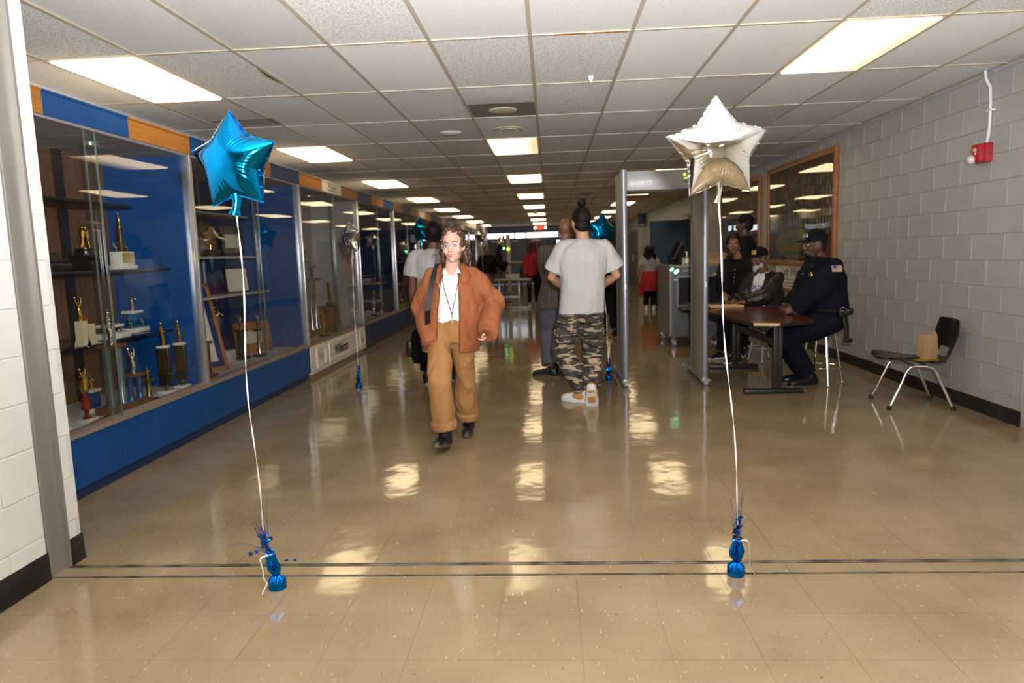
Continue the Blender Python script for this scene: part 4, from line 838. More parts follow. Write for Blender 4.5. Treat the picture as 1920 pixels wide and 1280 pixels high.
part('modesty_beam', MB().box((-.015, 6.6 - 7.3, .45), (.015, 8.0 - 7.3, .52)), 'edge_black', t)
tr = thing('tray', 'flat grey metal tray on the far end of the table', 'tray', (2.0, 8.1, ZT)); part('tray_floor', MB().box((-.2, -.13, .0), (.2, .13, .006)), 'tube_grey', tr); part('rim', MB().box((-.2, -.13, .0), (.2, -.12, .025)).box((-.2, .12, 0), (.2, .13, .025)).box((-.2, -.13, 0), (-.19, .13, .025)).box((.19, -.13, 0), (.2, .13, .025)), 'edge_tan', tr)
# ---- stools
def stool(label, loc, rz, legm, seatm, zs, R=.21):
    t = thing('stool', label, 'stool', loc, rz, group='round stools'); part('seat', MB().lathe([(.15, zs - .035), (.172, zs - .03), (.178, zs - .012), (.165, zs), (0, zs + .004)], (0, 0, 0), 28), seatm, t)
    for k in range(4):
        a = pi / 4 + k * pi / 2; p = V((cos(a), sin(a), 0)); l = part('leg', MB().tube([p * .12 + V((0, 0, zs - .03)), p * R], .0105, 10), legm, t); part('glide', MB().lathe([(.014, 0), (.016, .006), (.011, .015)], p * R, 10), 'chrome', l)
    zr = .17; rr = R - (R - .12) * zr / zs; part('foot_ring', MB().tube([V((rr * cos(a), rr * sin(a), zr)) for a in [2 * pi * k / 28 for k in range(29)]], .006, 8, caps=False), legm, t); return t
ZSEAT = .575
stool('chrome-legged stool under the seated officer', (2.70, 7.05, 0), .75, 'chrome', 'walnut_panel', ZSEAT)
stool('grey stool under the old man in the leather jacket', (2.60, 8.52, 0), .3, 'shelf_grey', 'shelf_grey', .52, .2)
# ---- chair by the wall
mat('plastic_shell', (.010, .010, .012), .32, bump=(300, .08, .001))
t = thing('chair', 'low black plastic chair with chrome legs against the grey wall', 'chair', (3.06, 6.0, 0), -.12)
# local: x = back direction (+x to wall), y along wall
def shell():
    prof = [(-.27, .395), (-.245, .415), (-.15, .405), (0, .375), (.10, .365), (.17, .375), (.225, .42), (.262, .50), (.29, .62), (.305, .72), (.312, .735)]
    mb = MB(); n = 12; vs = []; fs = []; k = len(prof)
    for side in (0, 1):
        for i, (x, z) in enumerate(prof):
            w = .225 if i < 5 else .215 - (.03 if i > 8 else 0); w = w - (.035 if i == 0 else 0) - (.03 if i == k - 1 else 0) - (.03 if i in (6, 7) else 0)
            t0 = prof[max(i - 1, 0)]; t1 = prof[min(i + 1, k - 1)]; nx, nz = -(t1[1] - t0[1]), t1[0] - t0[0]; l = math.hypot(nx, nz); nx /= l; nz /= l
            for j in range(n + 1):
                u = j / n * 2 - 1; dish = .022 * u * u * (1 if i < 6 else -.0) ; cup_ = -.03 * u * u if i > 5 else 0
                vs.append((x + cup_ + nx * (.009 * side), u * w, z + (dish if i < 6 else 0) + nz * (.009 * side)))
    N1 = (n + 1)
    hole = {(i, j) for i in (6,) for j in range(3, 9)}
    for side in (0, 1):
        o = side * k * N1
        for i in range(k - 1):
            for j in range(n):
                if (i, j) in hole: continue
                a = o + i * N1 + j; q = (a, a + 1, a + N1 + 1, a + N1); fs.append(q if side else tuple(reversed(q)))
    o = k * N1
    edges = [(i * N1, (i + 1) * N1) for i in range(k - 1)] + [(i * N1 + n, (i + 1) * N1 + n) for i in range(k - 1)] + [(j, j + 1) for j in range(n)] + [((k - 1) * N1 + j, (k - 1) * N1 + j + 1) for j in range(n)]
    edges += [(6 * N1 + j, 6 * N1 + j + 1) for j in range(3, 9)] + [(7 * N1 + j, 7 * N1 + j + 1) for j in range(3, 9)] + [(6 * N1 + 3, 7 * N1 + 3), (6 * N1 + 9, 7 * N1 + 9)]
    for a, b in edges: fs.append((a, b, b + o, a + o))
    return mb.add(vs, fs)
part('seat_shell', shell(), 'plastic_shell', t, 50)
for y in (-.21, .21):
    l = part('leg_frame', MB().tube([(-.245, y * 1.08, .02), (-.20, y * 1.05, .12), (-.115, y, .325), (-.09, y, .355), (-.05, y, .366), (.04, y, .362), (.08, y, .345), (.105, y, .315), (.19, y * 1.05, .12), (.235, y * 1.08, .02)], .0125, 12), 'chrome', t)
    for x in (-.247, .237): part('foot_cap', MB().lathe([(.016, 0), (.02, .004), (.018, .035), (.013, .04)], (x, y * 1.085, 0), 14), 'black_rubber', l)
part('crossbar', MB().tube([(-.05, -.21, .362), (-.05, .21, .362)], .01, 10).tube([(.06, -.21, .355), (.06, .21, .355)], .01, 10), 'chrome', t)
mat('paper_brown', (.40, .24, .12), .75, bump=(20, .3, .004))
bg = thing('paper_bag', 'small brown paper bag standing on the black chair', 'paper bag', (3.16, 5.97, .402), .2)
b = MB(); lv = [(-.0, .062, .045), (.06, .064, .046), (.12, .062, .044), (.175, .060, .040), (.205, .060, .034)]; vs = []; fs = []
for z, hx, hy in lv: vs += [(-hx, -hy, z), (-hx * .2, -hy * 1.06, z), (hx, -hy, z), (hx * .82, 0, z), (hx, hy, z), (0, hy * 1.04, z), (-hx, hy, z), (-hx * 1.04, 0, z)]
for i in range(4):
    for j in range(8): fs.append((i * 8 + j, i * 8 + (j + 1) % 8, i * 8 + 8 + (j + 1) % 8, i * 8 + 8 + j))
fs.append(tuple(reversed(range(8)))); b.add(vs, fs); part('bag_body', b, 'paper_brown', bg, 20); part('fold_flap', MB().add([(.06, -.034, .205), (.066, 0, .235), (.06, .034, .205), (.075, .0, .06)], [(0, 1, 3), (1, 2, 3), (0, 3, 2), (0, 2, 1)]), 'paper_brown', bg, 0)
single('notebook', MB().box((-.13, -.1, 0), (.13, .1, .012), .003), mat('cover_olive', (.30, .23, .02), .6), 'olive yellow notebook under the paper bag', 'notebook', loc=(3.10, 5.99, .388), rz=.25)
single('folder', MB().box((-.15, -.11, 0), (.12, .11, .014), .003), 'plastic_black', 'black folder on the front of the chair seat', 'folder', loc=(2.95, 6.03, .405), rz=.3)
# ---- framed displays on the right wall
mat('poster_dark', (.085, .062, .042), .5, noise_=(3, .5)); mat('poster_gold', (.36, .27, .10), .6); mat('poster_teal', (.03, .27, .25), .6); mat('print_pale', (.50, .43, .33), .6); mat('print_red', (.34, .09, .06), .6); mat('print_blue', (.06, .09, .18), .6)
glass_mat('frame_glass', (.92, .92, .92), ior=1.75, wob=.005)
def wall_frame(label, y0, y1, z0, z1, seed, texts):
    t = thing('framed_display', label, 'framed display', (XR, (y0 + y1) / 2, z0), group='framed displays on the right wall'); h = (y1 - y0) / 2; H = z1 - z0; fw = .075
    for a, b in (((-h, 0), (h, fw)), ((-h, H - fw), (h, H))): part('frame_rail', MB().box((-.05, a[0], a[1]), (0, b[0], b[1]), .008), 'oak_frame', t)
    for a in (-h, h - fw): part('frame_stile', MB().box((-.05, a, fw), (0, a + fw, H - fw), .008), 'oak_frame', t)
    p = part('poster', MB().box((-.02, -h + fw, fw), (-.004, h - fw, H - fw)), 'poster_dark', t, 0); rnd = random.Random(seed)
    for r_ in range(6):
        for k in range(22):
            y = -h + .2 + k * (2 * h - .4) / 21 + rnd.uniform(-.02, .02); z = H * .9 - r_ * .13 - .05 * abs(k - 10.5) / 10; hh = rnd.uniform(.06, .11); m_ = ('print_pale', 'print_red', 'print_blue', 'poster_gold', 'print_pale')[rnd.randint(0, 4)]
            mb = MB(); mb.box((-.0212, y - .02, z - hh), (-.02, y + .02, z)); mb.lathe([(.017, 0), (.017, .0012)], (0, 0, 0), 10, Matrix.Rotation(-pi / 2, 3, 'Y')); n0 = len(mb.v) - 20; mb.v[n0:] = [(-.02 + q[0], q[1] + y, q[2] + z + .016) for q in mb.v[n0:]]; part('printed_figure', mb, m_, p, 0)
    el = MB(); el.lathe([(1, 0), (1, .001)], (0, 0, 0), 40, Matrix.Rotation(-pi / 2, 3, 'Y')); el.v = [(q[0] - .021, q[1] * (h - .35), q[2] * .2 + .30) for q in el.v]; part('printed_oval', el, 'poster_gold', p, 0)
    for s_, y, z, sz in texts: part('lettering', text_mb(s_, sz, .0008, .002).xf(frame_mat((-.0235, y, z), (0, -1, 0), (0, 0, 1))), 'poster_teal', p, 0)
    part('printed_band', MB().box((-.0225, -h + .5, .15), (-.021, h - .5, .20)), 'poster_teal', p, 0)
    part('glazing', MB().box((-.036, -h + fw, fw), (-.032, h - fw, H - fw)), 'frame_glass', t, 0); return t
wall_frame('oak framed school display with teal lettering behind the officer', 8.55, 11.13, 1.10, 2.54, 3, [('DEDICATED', 0, .34, .17)])
wall_frame('oak framed school display farther along the right wall', 11.55, 14.1, 1.10, 2.52, 4, [])
t = thing('sign_board', 'white lettered board below the framed display', 'sign', (XR, 10.0, .72)); part('board', MB().box((-.02, -.75, .06), (0, .75, .40)), 'sign_white', t, 0); part('frame', MB().box((-.03, -.8, .0), (0, .8, .06), .004).box((-.03, -.8, .06), (0, -.75, .4)).box((-.03, .75, .06), (0, .8, .4)), 'oak_frame', t)
part('lettering', text_mb('Lady Wildcats', .17, .001, .001, .15).xf(frame_mat((-.021, .0, .29), (0, -1, 0), (0, 0, 1))), 'ink_black', t, 0)
for k in range(3): part('text_line', MB().box((-.021, -.55, .17 - k * .045), (-.02, .55 - .1 * k, .185 - k * .045)), 'ink_grey', t, 0)
# ---- fire alarm strobe and conduit
mat('alarm_red', (.38, .012, .02), .25, coat=.4); mat('strobe_clear', (.75, .75, .72), .08, spec=.9, metal=.35); mat('conduit_white', (.74, .74, .74), .4)
t = thing('fire_alarm', 'red fire alarm strobe on the grey wall', 'fire alarm', (XR, 5.745, 2.05)); part('housing', MB().box((-.055, -.065, -.075), (0, .065, .075), .008), 'alarm_red', t); part('face_plate', MB().box((-.10, -.055, -.07), (-.05, .055, .07), .012), 'alarm_red', t)
sb = MB().ell((-.105, .03, -.045), (.035, .036, .036), 16, 12); part('strobe_lens', sb, 'strobe_clear', t); part('lettering', text_mb('FIRE', .024, .0006, .0008).xf(frame_mat((-.101, -.012, .012), (0, 0, -1), (0, -1, 0))), 'white_print', t, 0)
t = thing('conduit', 'white surface conduit from ceiling to the fire alarm', 'conduit', (XR, 5.745, 2.125)); part('pipe', MB().tube([(-.014, 0, 0), (-.014, -.02, .05), (-.016, -.032, .12), (-.016, -.03, .30), (-.018, -.02, .42), (-.03, .015, .48), (-.034, .03, .55)], .0115, 12), 'conduit_white', t); part('strap', MB().box((-.03, -.065, .235), (0, .0, .25)), 'conduit_white', t)
# ---- ceiling fittings
mat('plastic_white', (.75, .74, .72), .45); mat('fitting_cream', (.62, .55, .42), .5); mat('vent_brown', (.22, .19, .165), .55)
def disc(name, label, cat, px, prof, m, ring=None):
    p = onz(px[0], px[1], CEIL); t = thing(name, label, cat, (p.x, p.y, CEIL)); part('housing', MB().lathe([(r, -z) for r, z in reversed(prof)], (0, 0, 0), 28), m, t)
    if ring: part('ring', MB().lathe(ring, (0, 0, 0), 28), 'fitting_cream', t)
    return t
disc('dome_light', 'flat white ceiling dome left of the middle light', 'ceiling dome', (845, 248), [(.115, .0), (.112, .012), (.09, .022), (0, .026)], 'plastic_white', [(.12, -.006), (.13, 0)])
disc('ceiling_speaker', 'cream round ceiling speaker before the middle light', 'ceiling speaker', (953, 241), [(.16, .0), (.15, .012), (.115, .016), (.11, .008), (0, .01)], 'fitting_cream', [(.07, -.018), (.085, -.02), (.09, -.01)])
p = onz(943, 207, CEIL); t = thing('air_diffuser', 'brown square ceiling panel with a round air diffuser', 'air diffuser', (CX0 - TS / 2, CY0 + 1.75 * TL, CEIL)); part('panel', MB().box((-TS / 2 + .012, -TL / 4 + .01, .003), (TS / 2 - .012, TL / 4 - .01, .012)), 'vent_brown', t)
part('diffuser_cone', MB().lathe([(0, -.012), (.09, -.010), (.125, -.004), (.13, .004)], (0, 0, 0), 28), 'fitting_cream', t)
for px, l in (((464, 229), 'dark return grille in the ceiling behind the blue balloon'), ((985, 348), 'dark ceiling grille after the second middle light')):
    p = onz(px[0], px[1], CEIL); t = thing('ceiling_grille', l, 'ceiling vent', (p.x, p.y, CEIL - .004)); part('grille_frame', MB().box((-.27, -.14, 0), (.27, .14, .006)), 'vent_brown', t)
    for k in range(7): part('louvre', MB().obox((0, -.11 + k * .036, -.004), (.5, .022, .003), Matrix.Rotation(.5, 3, 'X')), 'vent_brown', t)
p = onz(1100, 362, CEIL); t = thing('smoke_detector', 'small ceiling smoke detector above the hair bun', 'smoke detector', (p.x, p.y, CEIL)); part('housing', MB().lathe([(.0, -.06), (.05, -.055), (.07, -.03), (.16, -.012), (.17, 0)], (0, 0, 0), 20), 'vent_brown', t)
p = onz(1003, 395, CEIL); t = thing('sprinkler', 'sprinkler head hanging among the middle lights', 'sprinkler', (p.x, p.y, CEIL)); part('escutcheon', MB().lathe([(.0, -.1), (.05, -.09), (.1, -.02), (.12, 0)], (0, 0, 0), 16), 'plastic_white', t)
p = onz(1108, 140, CEIL); single('tile_chip', MB().prism([(-.02, 0), (-.008, -.045), (.004, -.05), (.022, -.01), (.018, 0)], -.006, .006, frame_mat((0, 0, 0), (1, 0, 0), (0, 0, 1))), 'acoustic_plain', 'broken white chip of ceiling tile hanging down', 'tile chip', loc=(p.x, p.y + .04, CEIL))
# ---- far end fittings
t = thing('exit_sign', 'red exit sign with two emergency lamps over the far doors', 'exit sign', tuple(ony(1013, 426, 30.0))); part('sign_box', MB().box((-.13, -.03, -.1), (.13, .03, .1), .006), mat('exit_red', (.6, .03, .02), .4, emit=(1, .06, .03), estr=1.6), t)
part('lettering', text_mb('EXIT', .12, .001, .003).xf(frame_mat((0, -.032, 0), (1, 0, 0), (0, 0, 1))), 'white_print', t, 0)
for g in (-1, 1): part('lamp_head', MB().ell((g * .22, -.02, -.02), .065, 14, 10), mat('lamp_warm', (.9, .8, .6), .3, emit=(1, .85, .55), estr=2.5), t)
part('stem', MB().cyl((0, 0, .1), (0, 0, CEIL - ony(1013, 426, 30.0).z), .012), 'plastic_white', t)
t = thing('blade_sign', 'dark blue sign jutting from the right wall past the open door', 'sign', (XR - .15, 25.2, ony(1211, 410, 25.2).z)); part('sign_panel', MB().box((-.12, -.02, -.27), (.15, .02, .27), .004), 'door_blue', t); part('emblem', MB().ell((.0, -.022, .06), (.05, .004, .07), 12, 8), 'print_blue', t); part('base_strip', MB().box((-.1, -.024, -.25), (.12, -.02, -.17)), 'print_pale', t)
t = thing('folding_table', 'long table with metal T legs before the far entrance', 'table', (-.95, 17.8, 0)); part('tabletop', MB().box((-.46, -.30, .735), (.46, .30, .765), .005), mat('table_beige', (.38, .28, .19), .4), t); part('edge_band', MB().box((-.465, -.305, .725), (.465, .305, .736)), 'plastic_black', t)
for x in (-.36, .15): part('leg', MB().box((x - .022, -.022, .04), (x + .022, .022, .73), .004), 'tube_grey', t); part('foot', MB().box((x - .3 if x > 0 else x - .06, -.04, .0), (x + .28 if x > 0 else x + .06, .04, .05), .008), 'jamb_steel', t)
part('brace', MB().bar((-.36, 0, .3), (.15, 0, .3), .04), 'jamb_steel', t); part('seat_beam', MB().box((-.36, .1, .38), (.0, .3, .42)), 'plastic_black', t)
t = thing('storage_tub', 'grey tub on the far metal legged table', 'box', (-.95, 17.75, .765)); part('tub', MB().box((-.17, -.12, 0), (.17, .12, .11), .012), 'caster_grey', t); part('rim', MB().box((-.18, -.13, .10), (.18, .13, .12), .004), 'shelf_grey', t)
for k, (px, Y, m_, nm) in enumerate((((953, 467), 20.3, 'led_green', 'yellow green'), ((944, 465), 20.9, 'led_mint', 'mint'))):
    p = ony(px[0], px[1], Y); t = thing('signal_light', '%s signal light on a post by the far entrance' % nm, 'signal light', (p.x, Y, 0)); part('lamp', MB().ell((0, -.03, p.z), .045, 12, 8), m_, t); part('post', MB().box(((-.06 if k == 0 else -.03), 0, 0), ((.06 if k == 0 else .03), .05, 1.95), .004), 'detector_side' if k == 0 else 'navy_paint', t); part('foot', MB().lathe([(.14, 0), (.13, .02), (.03, .03)], (0, .025, 0), 18), 'plastic_black', t)
t = thing('stanchion', 'black belt stanchion by the far entrance doors', 'stanchion', (-.95, 23.5, 0)); part('post', MB().cyl((0, 0, .02), (0, 0, .98), .03), 'plastic_black', t); part('foot', MB().lathe([(.17, 0), (.16, .02), (.04, .035)], (0, 0, 0), 20), 'plastic_black', t); part('belt_head', MB().cyl((0, 0, .92), (0, 0, 1.0), .045), 'plastic_black', t)
# ================================================================ PEOPLE
def remesh(mb, name, mats, vox=.01, smooth=4, fold=0, ffreq=9, stretch=(1, 1, .45), fac=.5, dec=0):
    """union of closed shapes -> one continuous skin, smoothed, with cloth folds pushed along the normals"""
    me = bpy.data.meshes.new(name); me.from_pydata([tuple(q) for q in mb.v], [], mb.f); me.validate()
    bm = bmesh.new(); bm.from_mesh(me); bmesh.ops.recalc_face_normals(bm, faces=bm.faces); bm.to_mesh(me); bm.free()
    o = bpy.data.objects.new('tmp', me); COL.objects.link(o)
    r = o.modifiers.new('r', 'REMESH'); r.mode = 'VOXEL'; r.voxel_size = vox; r.adaptivity = 0
    if smooth: q = o.modifiers.new('s', 'SMOOTH'); q.factor = fac; q.iterations = smooth
    if dec: q = o.modifiers.new('d', 'DECIMATE'); q.ratio = dec
    out = bpy.data.meshes.new_from_object(o.evaluated_get(bpy.context.evaluated_depsgraph_get())); bpy.data.objects.remove(o); bpy.data.meshes.remove(me)
    out.name = name
    if fold:
        st = V(stretch); nm = [v.normal.copy() for v in out.vertices]
        for v, n in zip(out.vertices, nm):
            p = V((v.co.x * st.x, v.co.y * st.y, v.co.z * st.z)) * ffreq
            a = 1 - abs(noise.noise(p)) * 2.2; b = noise.noise(p * 2.3 + V((7, 3, 1)))
            v.co += n * fold * (a * .7 + b * .5 - .25)
    for m in (mats if isinstance(mats, (list, tuple)) else [mats]): out.materials.append(MATS[m])
    out.polygons.foreach_set('use_smooth', [True] * len(out.polygons)); out.update(); return out
def limb(mb, pts, rs, n=14, flat_end=False, flat_start=False):
    mb.tube(pts, rs, n)
    for k, (p, r) in enumerate(zip(pts, rs)):
        if (k == len(pts) - 1 and flat_end) or (k == 0 and flat_start): continue
        mb.ell(p, r * .985, n, 8)
    return mb
def ik(a, b, l1, l2, hint):
    a, b, hint = V(a), V(b), V(hint); d = b - a; L_ = min(d.length, (l1 + l2) * .999); u = d.normalized(); b = a + u * L_
    x = (l1 * l1 - l2 * l2 + L_ * L_) / (2 * L_); h = math.sqrt(max(0, l1 * l1 - x * x)); w = hint - u * hint.dot(u)
    if w.length < 1e-5: w = u.orthogonal()
    return a + u * x + w.normalized() * h, b
def etube(mb, rings, F, n=24, pw=2.3):
    """rings: (centre, half width, half depth); superellipse cross sections standing across the facing direction F"""
    F = V(F).normalized(); vs = []; fs = []
    for c, rx, ry in rings:
        Rr = V((F.y, -F.x, 0))
        for j in range(n):
            a = 2 * pi * j / n; ca, sa = cos(a), sin(a); k = (abs(ca) ** pw + abs(sa) ** pw) ** (-1 / pw); vs.append(V(c) + Rr * (rx * ca * k) + F * (ry * sa * k))
    for i in range(len(rings) - 1):
        for j in range(n): fs.append((i * n + j, i * n + (j + 1) % n, (i + 1) * n + (j + 1) % n, (i + 1) * n + j))
    fs.append(tuple(reversed(range(n)))); fs.append(tuple((len(rings) - 1) * n + j for j in range(n))); return mb.add(vs, fs)
def eshell(mb, rings, F, gap, th=.016, n=40, side=1):
    """open-fronted coat body: rings (centre,rx,ry,gap half-angle); wall of thickness th, closed at the front edges"""
    F = V(F).normalized(); Rr = V((F.y, -F.x, 0)); vs = []; fs = []; k = len(rings)
    for lay in (0, 1):
        for c, rx, ry, g in rings:
            for j in range(n + 1):
                a = pi / 2 + g + (2 * pi - 2 * g) * j / n; d = th * lay; vs.append(V(c) + Rr * ((rx - d) * cos(a)) + F * ((ry - d) * sin(a)))
    N1 = n + 1; O = k * N1
    for i in range(k - 1):
        for j in range(n):
            a = i * N1 + j; fs.append((a, a + 1, a + N1 + 1, a + N1)); fs.append((O + a, O + a + N1, O + a + N1 + 1, O + a + 1))
        for j in (0, n): a = i * N1 + j; fs.append((a, a + N1, O + a + N1, O + a))
    for i in (0, k - 1):
        for j in range(n): a = i * N1 + j; fs.append((a, O + a, O + a + 1, a + 1))
    return mb.add(vs, fs)
def hand(mb, wr, d, nrm, side, curl=.35, s=1.0, spread=.0, thumb_in=.4):
    """wrist, pointing direction, palm normal (way the palm faces), side=+1 thumb on +across"""
    d = V(d).normalized(); nrm = V(nrm); nrm = (nrm - d * nrm.dot(d)).normalized(); ac = d.cross(nrm) * side
    M = Matrix((ac, nrm, d)).transposed()
    mb.ell(V(wr) + d * .045 * s, (.040 * s, .016 * s, .052 * s), 14, 8, M); mb.ell(V(wr) + d * .066 * s, (.040 * s, .014 * s, .028 * s), 14, 8, M)
    mb.ell(V(wr) + d * .03 * s + ac * .025 * s + nrm * .006 * s, (.018 * s, .014 * s, .032 * s), 10, 7, M)
    for k, (o, l) in enumerate(((.030, .068), (.0105, .078), (-.0095, .073), (-.029, .058))):
        p = V(wr) + d * (.084 - abs(o - .005) * .2) * s + ac * o * s; c = curl * (.85 + .12 * k); dd = (d + ac * o * spread * 8).normalized(); pts = [p - dd * .012 * s]; ang = 0; rs = [.0092 * s]
        for q, f in enumerate((.45, .32, .25)):
            ang += c * (1.0, 1.1, .8)[q]; v = (dd * cos(ang) + nrm * sin(ang)); p = pts[-1] + v * (l * f + (.012 if q == 0 else 0)) * s; pts.append(p); rs.append((.0085, .0078, .0066)[q] * s)
        limb(mb, pts, rs, 8)
    b = V(wr) + d * .022 * s + ac * .034 * s; p1 = b + (d * .55 + ac * .6 + nrm * thumb_in).normalized() * .036 * s; p2 = p1 + (d * .85 + ac * .12 + nrm * thumb_in).normalized() * .030 * s; p3 = p2 + (d * .9 - ac * .1 + nrm * thumb_in * .8).normalized() * .024 * s
    limb(mb, [b, p1, p2, p3], [.0125 * s, .0105 * s, .0092 * s, .0072 * s], 8)
def skin_mat(name, c): return mat(name, c, .48, spec=.4, noise_=(7, .07), bump=(220, .05, .001))
skin_mat('skin_fair', (.60, .355, .275)); skin_mat('skin_tan', (.46, .245, .15)); skin_mat('skin_brown', (.22, .105, .055)); skin_mat('skin_deep', (.085, .042, .026)); skin_mat('skin_umber', (.15, .068, .036))
mat('eye_white', (.50, .48, .46), .2); mat('iris', (.10, .08, .06), .1); mat('lip_pink', (.50, .22, .19), .4); mat('lip_dark', (.14, .06, .05), .4); mat('hair_brown', (.065, .03, .016), .42, noise_=(60, .5), bump=(90, .6, .006)); mat('hair_black', (.006, .005, .005), .6, spec=.2, noise_=(80, .4), bump=(120, .5, .004)); mat('hair_grey', (.42, .40, .38), .8, bump=(120, .6, .004))
class Human:
    def __init__(s, label, root, yaw, H=1.7, pel=None, neck=None, head=None, hyaw=None, hpitch=0, hroll=0, wr=None, elb=None, ank=None, knee=None, fyaw=None, fpitch=(0, 0), build=1.0, skin='skin_tan', vox=.008, shw=.175, hk=1.0):
        s.hk = hk; s.k = H / 1.70; k = s.k; s.o = V(root); s.b = build; s.skin = skin; s.vox = vox
        s.F = V((cos(yaw), sin(yaw), 0)); s.R = V((s.F.y, -s.F.x, 0)); s.yaw = yaw
        L_ = lambda p: V(p) - s.o
        s.pel = L_(pel) if pel else V((0, 0, .93 * k)); s.neck = L_(neck) if neck else s.pel + V((0, 0, .50 * k)); s.hc = L_(head) if head else s.neck + V((0, 0, .155 * k)) + s.F * .02
        s.hyaw = yaw if hyaw is None else hyaw; s.hpitch = hpitch
        hf = V((cos(s.hyaw) * cos(hpitch), sin(s.hyaw) * cos(hpitch), sin(hpitch))); hr = V((sin(s.hyaw), -cos(s.hyaw), 0)); hr = Quaternion(hf, hroll) @ hr; hu = hr.cross(hf)
        s.HM = Matrix(((hr.x, hf.x, hu.x), (hr.y, hf.y, hu.y), (hr.z, hf.z, hu.z)))
        up = (s.neck - s.pel).normalized(); s.up = up
        s.sh = {g: s.neck + s.R * (g * shw * k * (build * .5 + .5)) - up * .045 * k for g in (1, -1)}
        s.hip = {g: s.pel + s.R * (g * .088 * k) - V((0, 0, .03 * k)) for g in (1, -1)}
        s.wr, s.el, s.an, s.kn = {}, {}, {}, {}
        for i, g in enumerate((1, -1)):      # index 0 = the person's right
            w = L_(wr[i]) if wr and wr[i] is not None else s.sh[g] + s.R * (g * .07 * k) + V((0, 0, -.52 * k)) + s.F * .06
            h = V(elb[i]) if elb and elb[i] is not None else -s.F + s.R * g * .35
            s.el[g], s.wr[g] = ik(s.sh[g], w, .285 * k, .255 * k, h)
            a = L_(ank[i]) if ank and ank[i] is not None else V((s.hip[g].x, s.hip[g].y, .085 * k)) + s.R * g * .01
            s.kn[g], s.an[g] = ik(s.hip[g], a, .435 * k, .425 * k, V(knee[i]) if knee and knee[i] is not None else s.F)
        s.fyaw = fyaw or (yaw, yaw); s.fp = fpitch
        s.t = thing('person', label, 'person', s.o)
    def H(s, x, y, z): return s.hc + s.HM @ (V((x, y, z)) * s.k * s.hk)
    def body(s, hands=(None, None), ears=True, nose=1.0):
        k, b = s.k, s.b; m = MB(); up = s.up
        etube(m, [(s.pel - V((0, 0, .09 * k)), .13 * k * b, .085 * k * b), (s.pel, .145 * k * b, .095 * k * b), (s.pel.lerp(s.neck, .3), .125 * k * b, .085 * k * b), (s.pel.lerp(s.neck, .7), .15 * k * b, .095 * k * b), (s.pel.lerp(s.neck, .9), .13 * k, .07 * k), (s.neck, .06 * k, .055 * k)], s.F)
        limb(m, [s.neck - up * .04 * k, s.neck.lerp(s.hc, .5), s.H(0, -.02, -.05)], [.062 * k, .052 * k, .052 * k])
        for g in (1, -1):
            a_ = b * .6 + .4; limb(m, [s.neck - up * .045 * k, s.sh[g] - up * .012 * k], [.042 * k, .042 * k * a_]); limb(m, [s.sh[g] - up * .012 * k, s.sh[g].lerp(s.el[g], .5), s.el[g], s.el[g].lerp(s.wr[g], .35), s.wr[g]], [.042 * k * a_, .045 * k * a_, .038 * k * a_, .040 * k * a_, .027 * k])
            limb(m, [s.hip[g], s.hip[g].lerp(s.kn[g], .5), s.kn[g], s.kn[g].lerp(s.an[g], .35), s.an[g]], [.082 * k * b, .070 * k * b, .054 * k, .053 * k, .036 * k])
            limb(m, [s.an[g], s.an[g] - V((0, 0, .025 * k))], [.034 * k, .030 * k])
            i = 0 if g == 1 else 1; hd = hands[i] or {}
            if hd is not None: hand(m, s.wr[g], hd.get('d', (s.wr[g] - s.el[g])), hd.get('n', -s.R * g), g * hd.get('flip', 1), hd.get('curl', .35), k, hd.get('spread', 0), hd.get('thumb', .4))
        E = lambda c, r: m.ell(s.H(*c), [q * k * s.hk for q in r], 18, 12, s.HM)
        E((0, -.014, .032), (.073, .093, .090)); E((0, .022, -.02), (.064, .070, .085)); E((0, .030, -.065), (.050, .054, .046)); E((0, .068, -.096), (.022, .018, .018)); E((0, .068, .022), (.050, .022, .014))
        for g in (1, -1): E((g * .036, .055, -.030), (.028, .030, .030)); 
        if ears:
            for g in (1, -1): E((g * .074, -.006, -.010), (.010, .020, .031)); E((g * .072, .002, -.034), (.008, .010, .012))
        limb(m, [s.H(0, .086, .012), s.H(0, .102, -.018), s.H(0, .110, -.034)], [.008 * k * nose, .010 * k * nose, .0125 * k * nose], 8)
        for g in (1, -1): E((g * .012 * nose, .096, -.038), (.008 * nose, .010, .007))
        E((0, .086, -.064), (.026, .010, .012))
        me = remesh(m, 'body', s.skin, s.vox, 2, fac=.4); s.body_o = link('body', me, s.t); return s.body_o
    def fvec(s, g): a = s.fyaw[0 if g == 1 else 1]; return V((cos(a), sin(a), 0))
    def face(s, lip='lip_pink', brow='hair_brown', eye=.0125):
        k = s.k * s.hk
        for g in (1, -1):
            e = part('eye', MB().ell(s.H(g * .031, .0815, .0), [.0140 * k, .0095 * k, .0078 * k], 12, 8, s.HM), 'eye_white', s.t); part('iris', MB().ell(s.H(g * .031, .0895, .0), [.0065 * k, .0035 * k, .0065 * k], 10, 6, s.HM), 'iris', e)
            part('eyebrow', MB().tube([s.H(g * .014, .094, .0195), s.H(g * .032, .0925, .0255), s.H(g * .052, .079, .019)], [.0035 * k, .0042 * k, .002 * k], 6), brow, s.t)
        part('lips', MB().ell(s.H(0, .0945, -.0595), [.024 * k, .005 * k, .0040 * k], 12, 6, s.HM).ell(s.H(0, .0940, -.0685), [.021 * k, .0055 * k, .0050 * k], 12, 6, s.HM), lip, s.t)
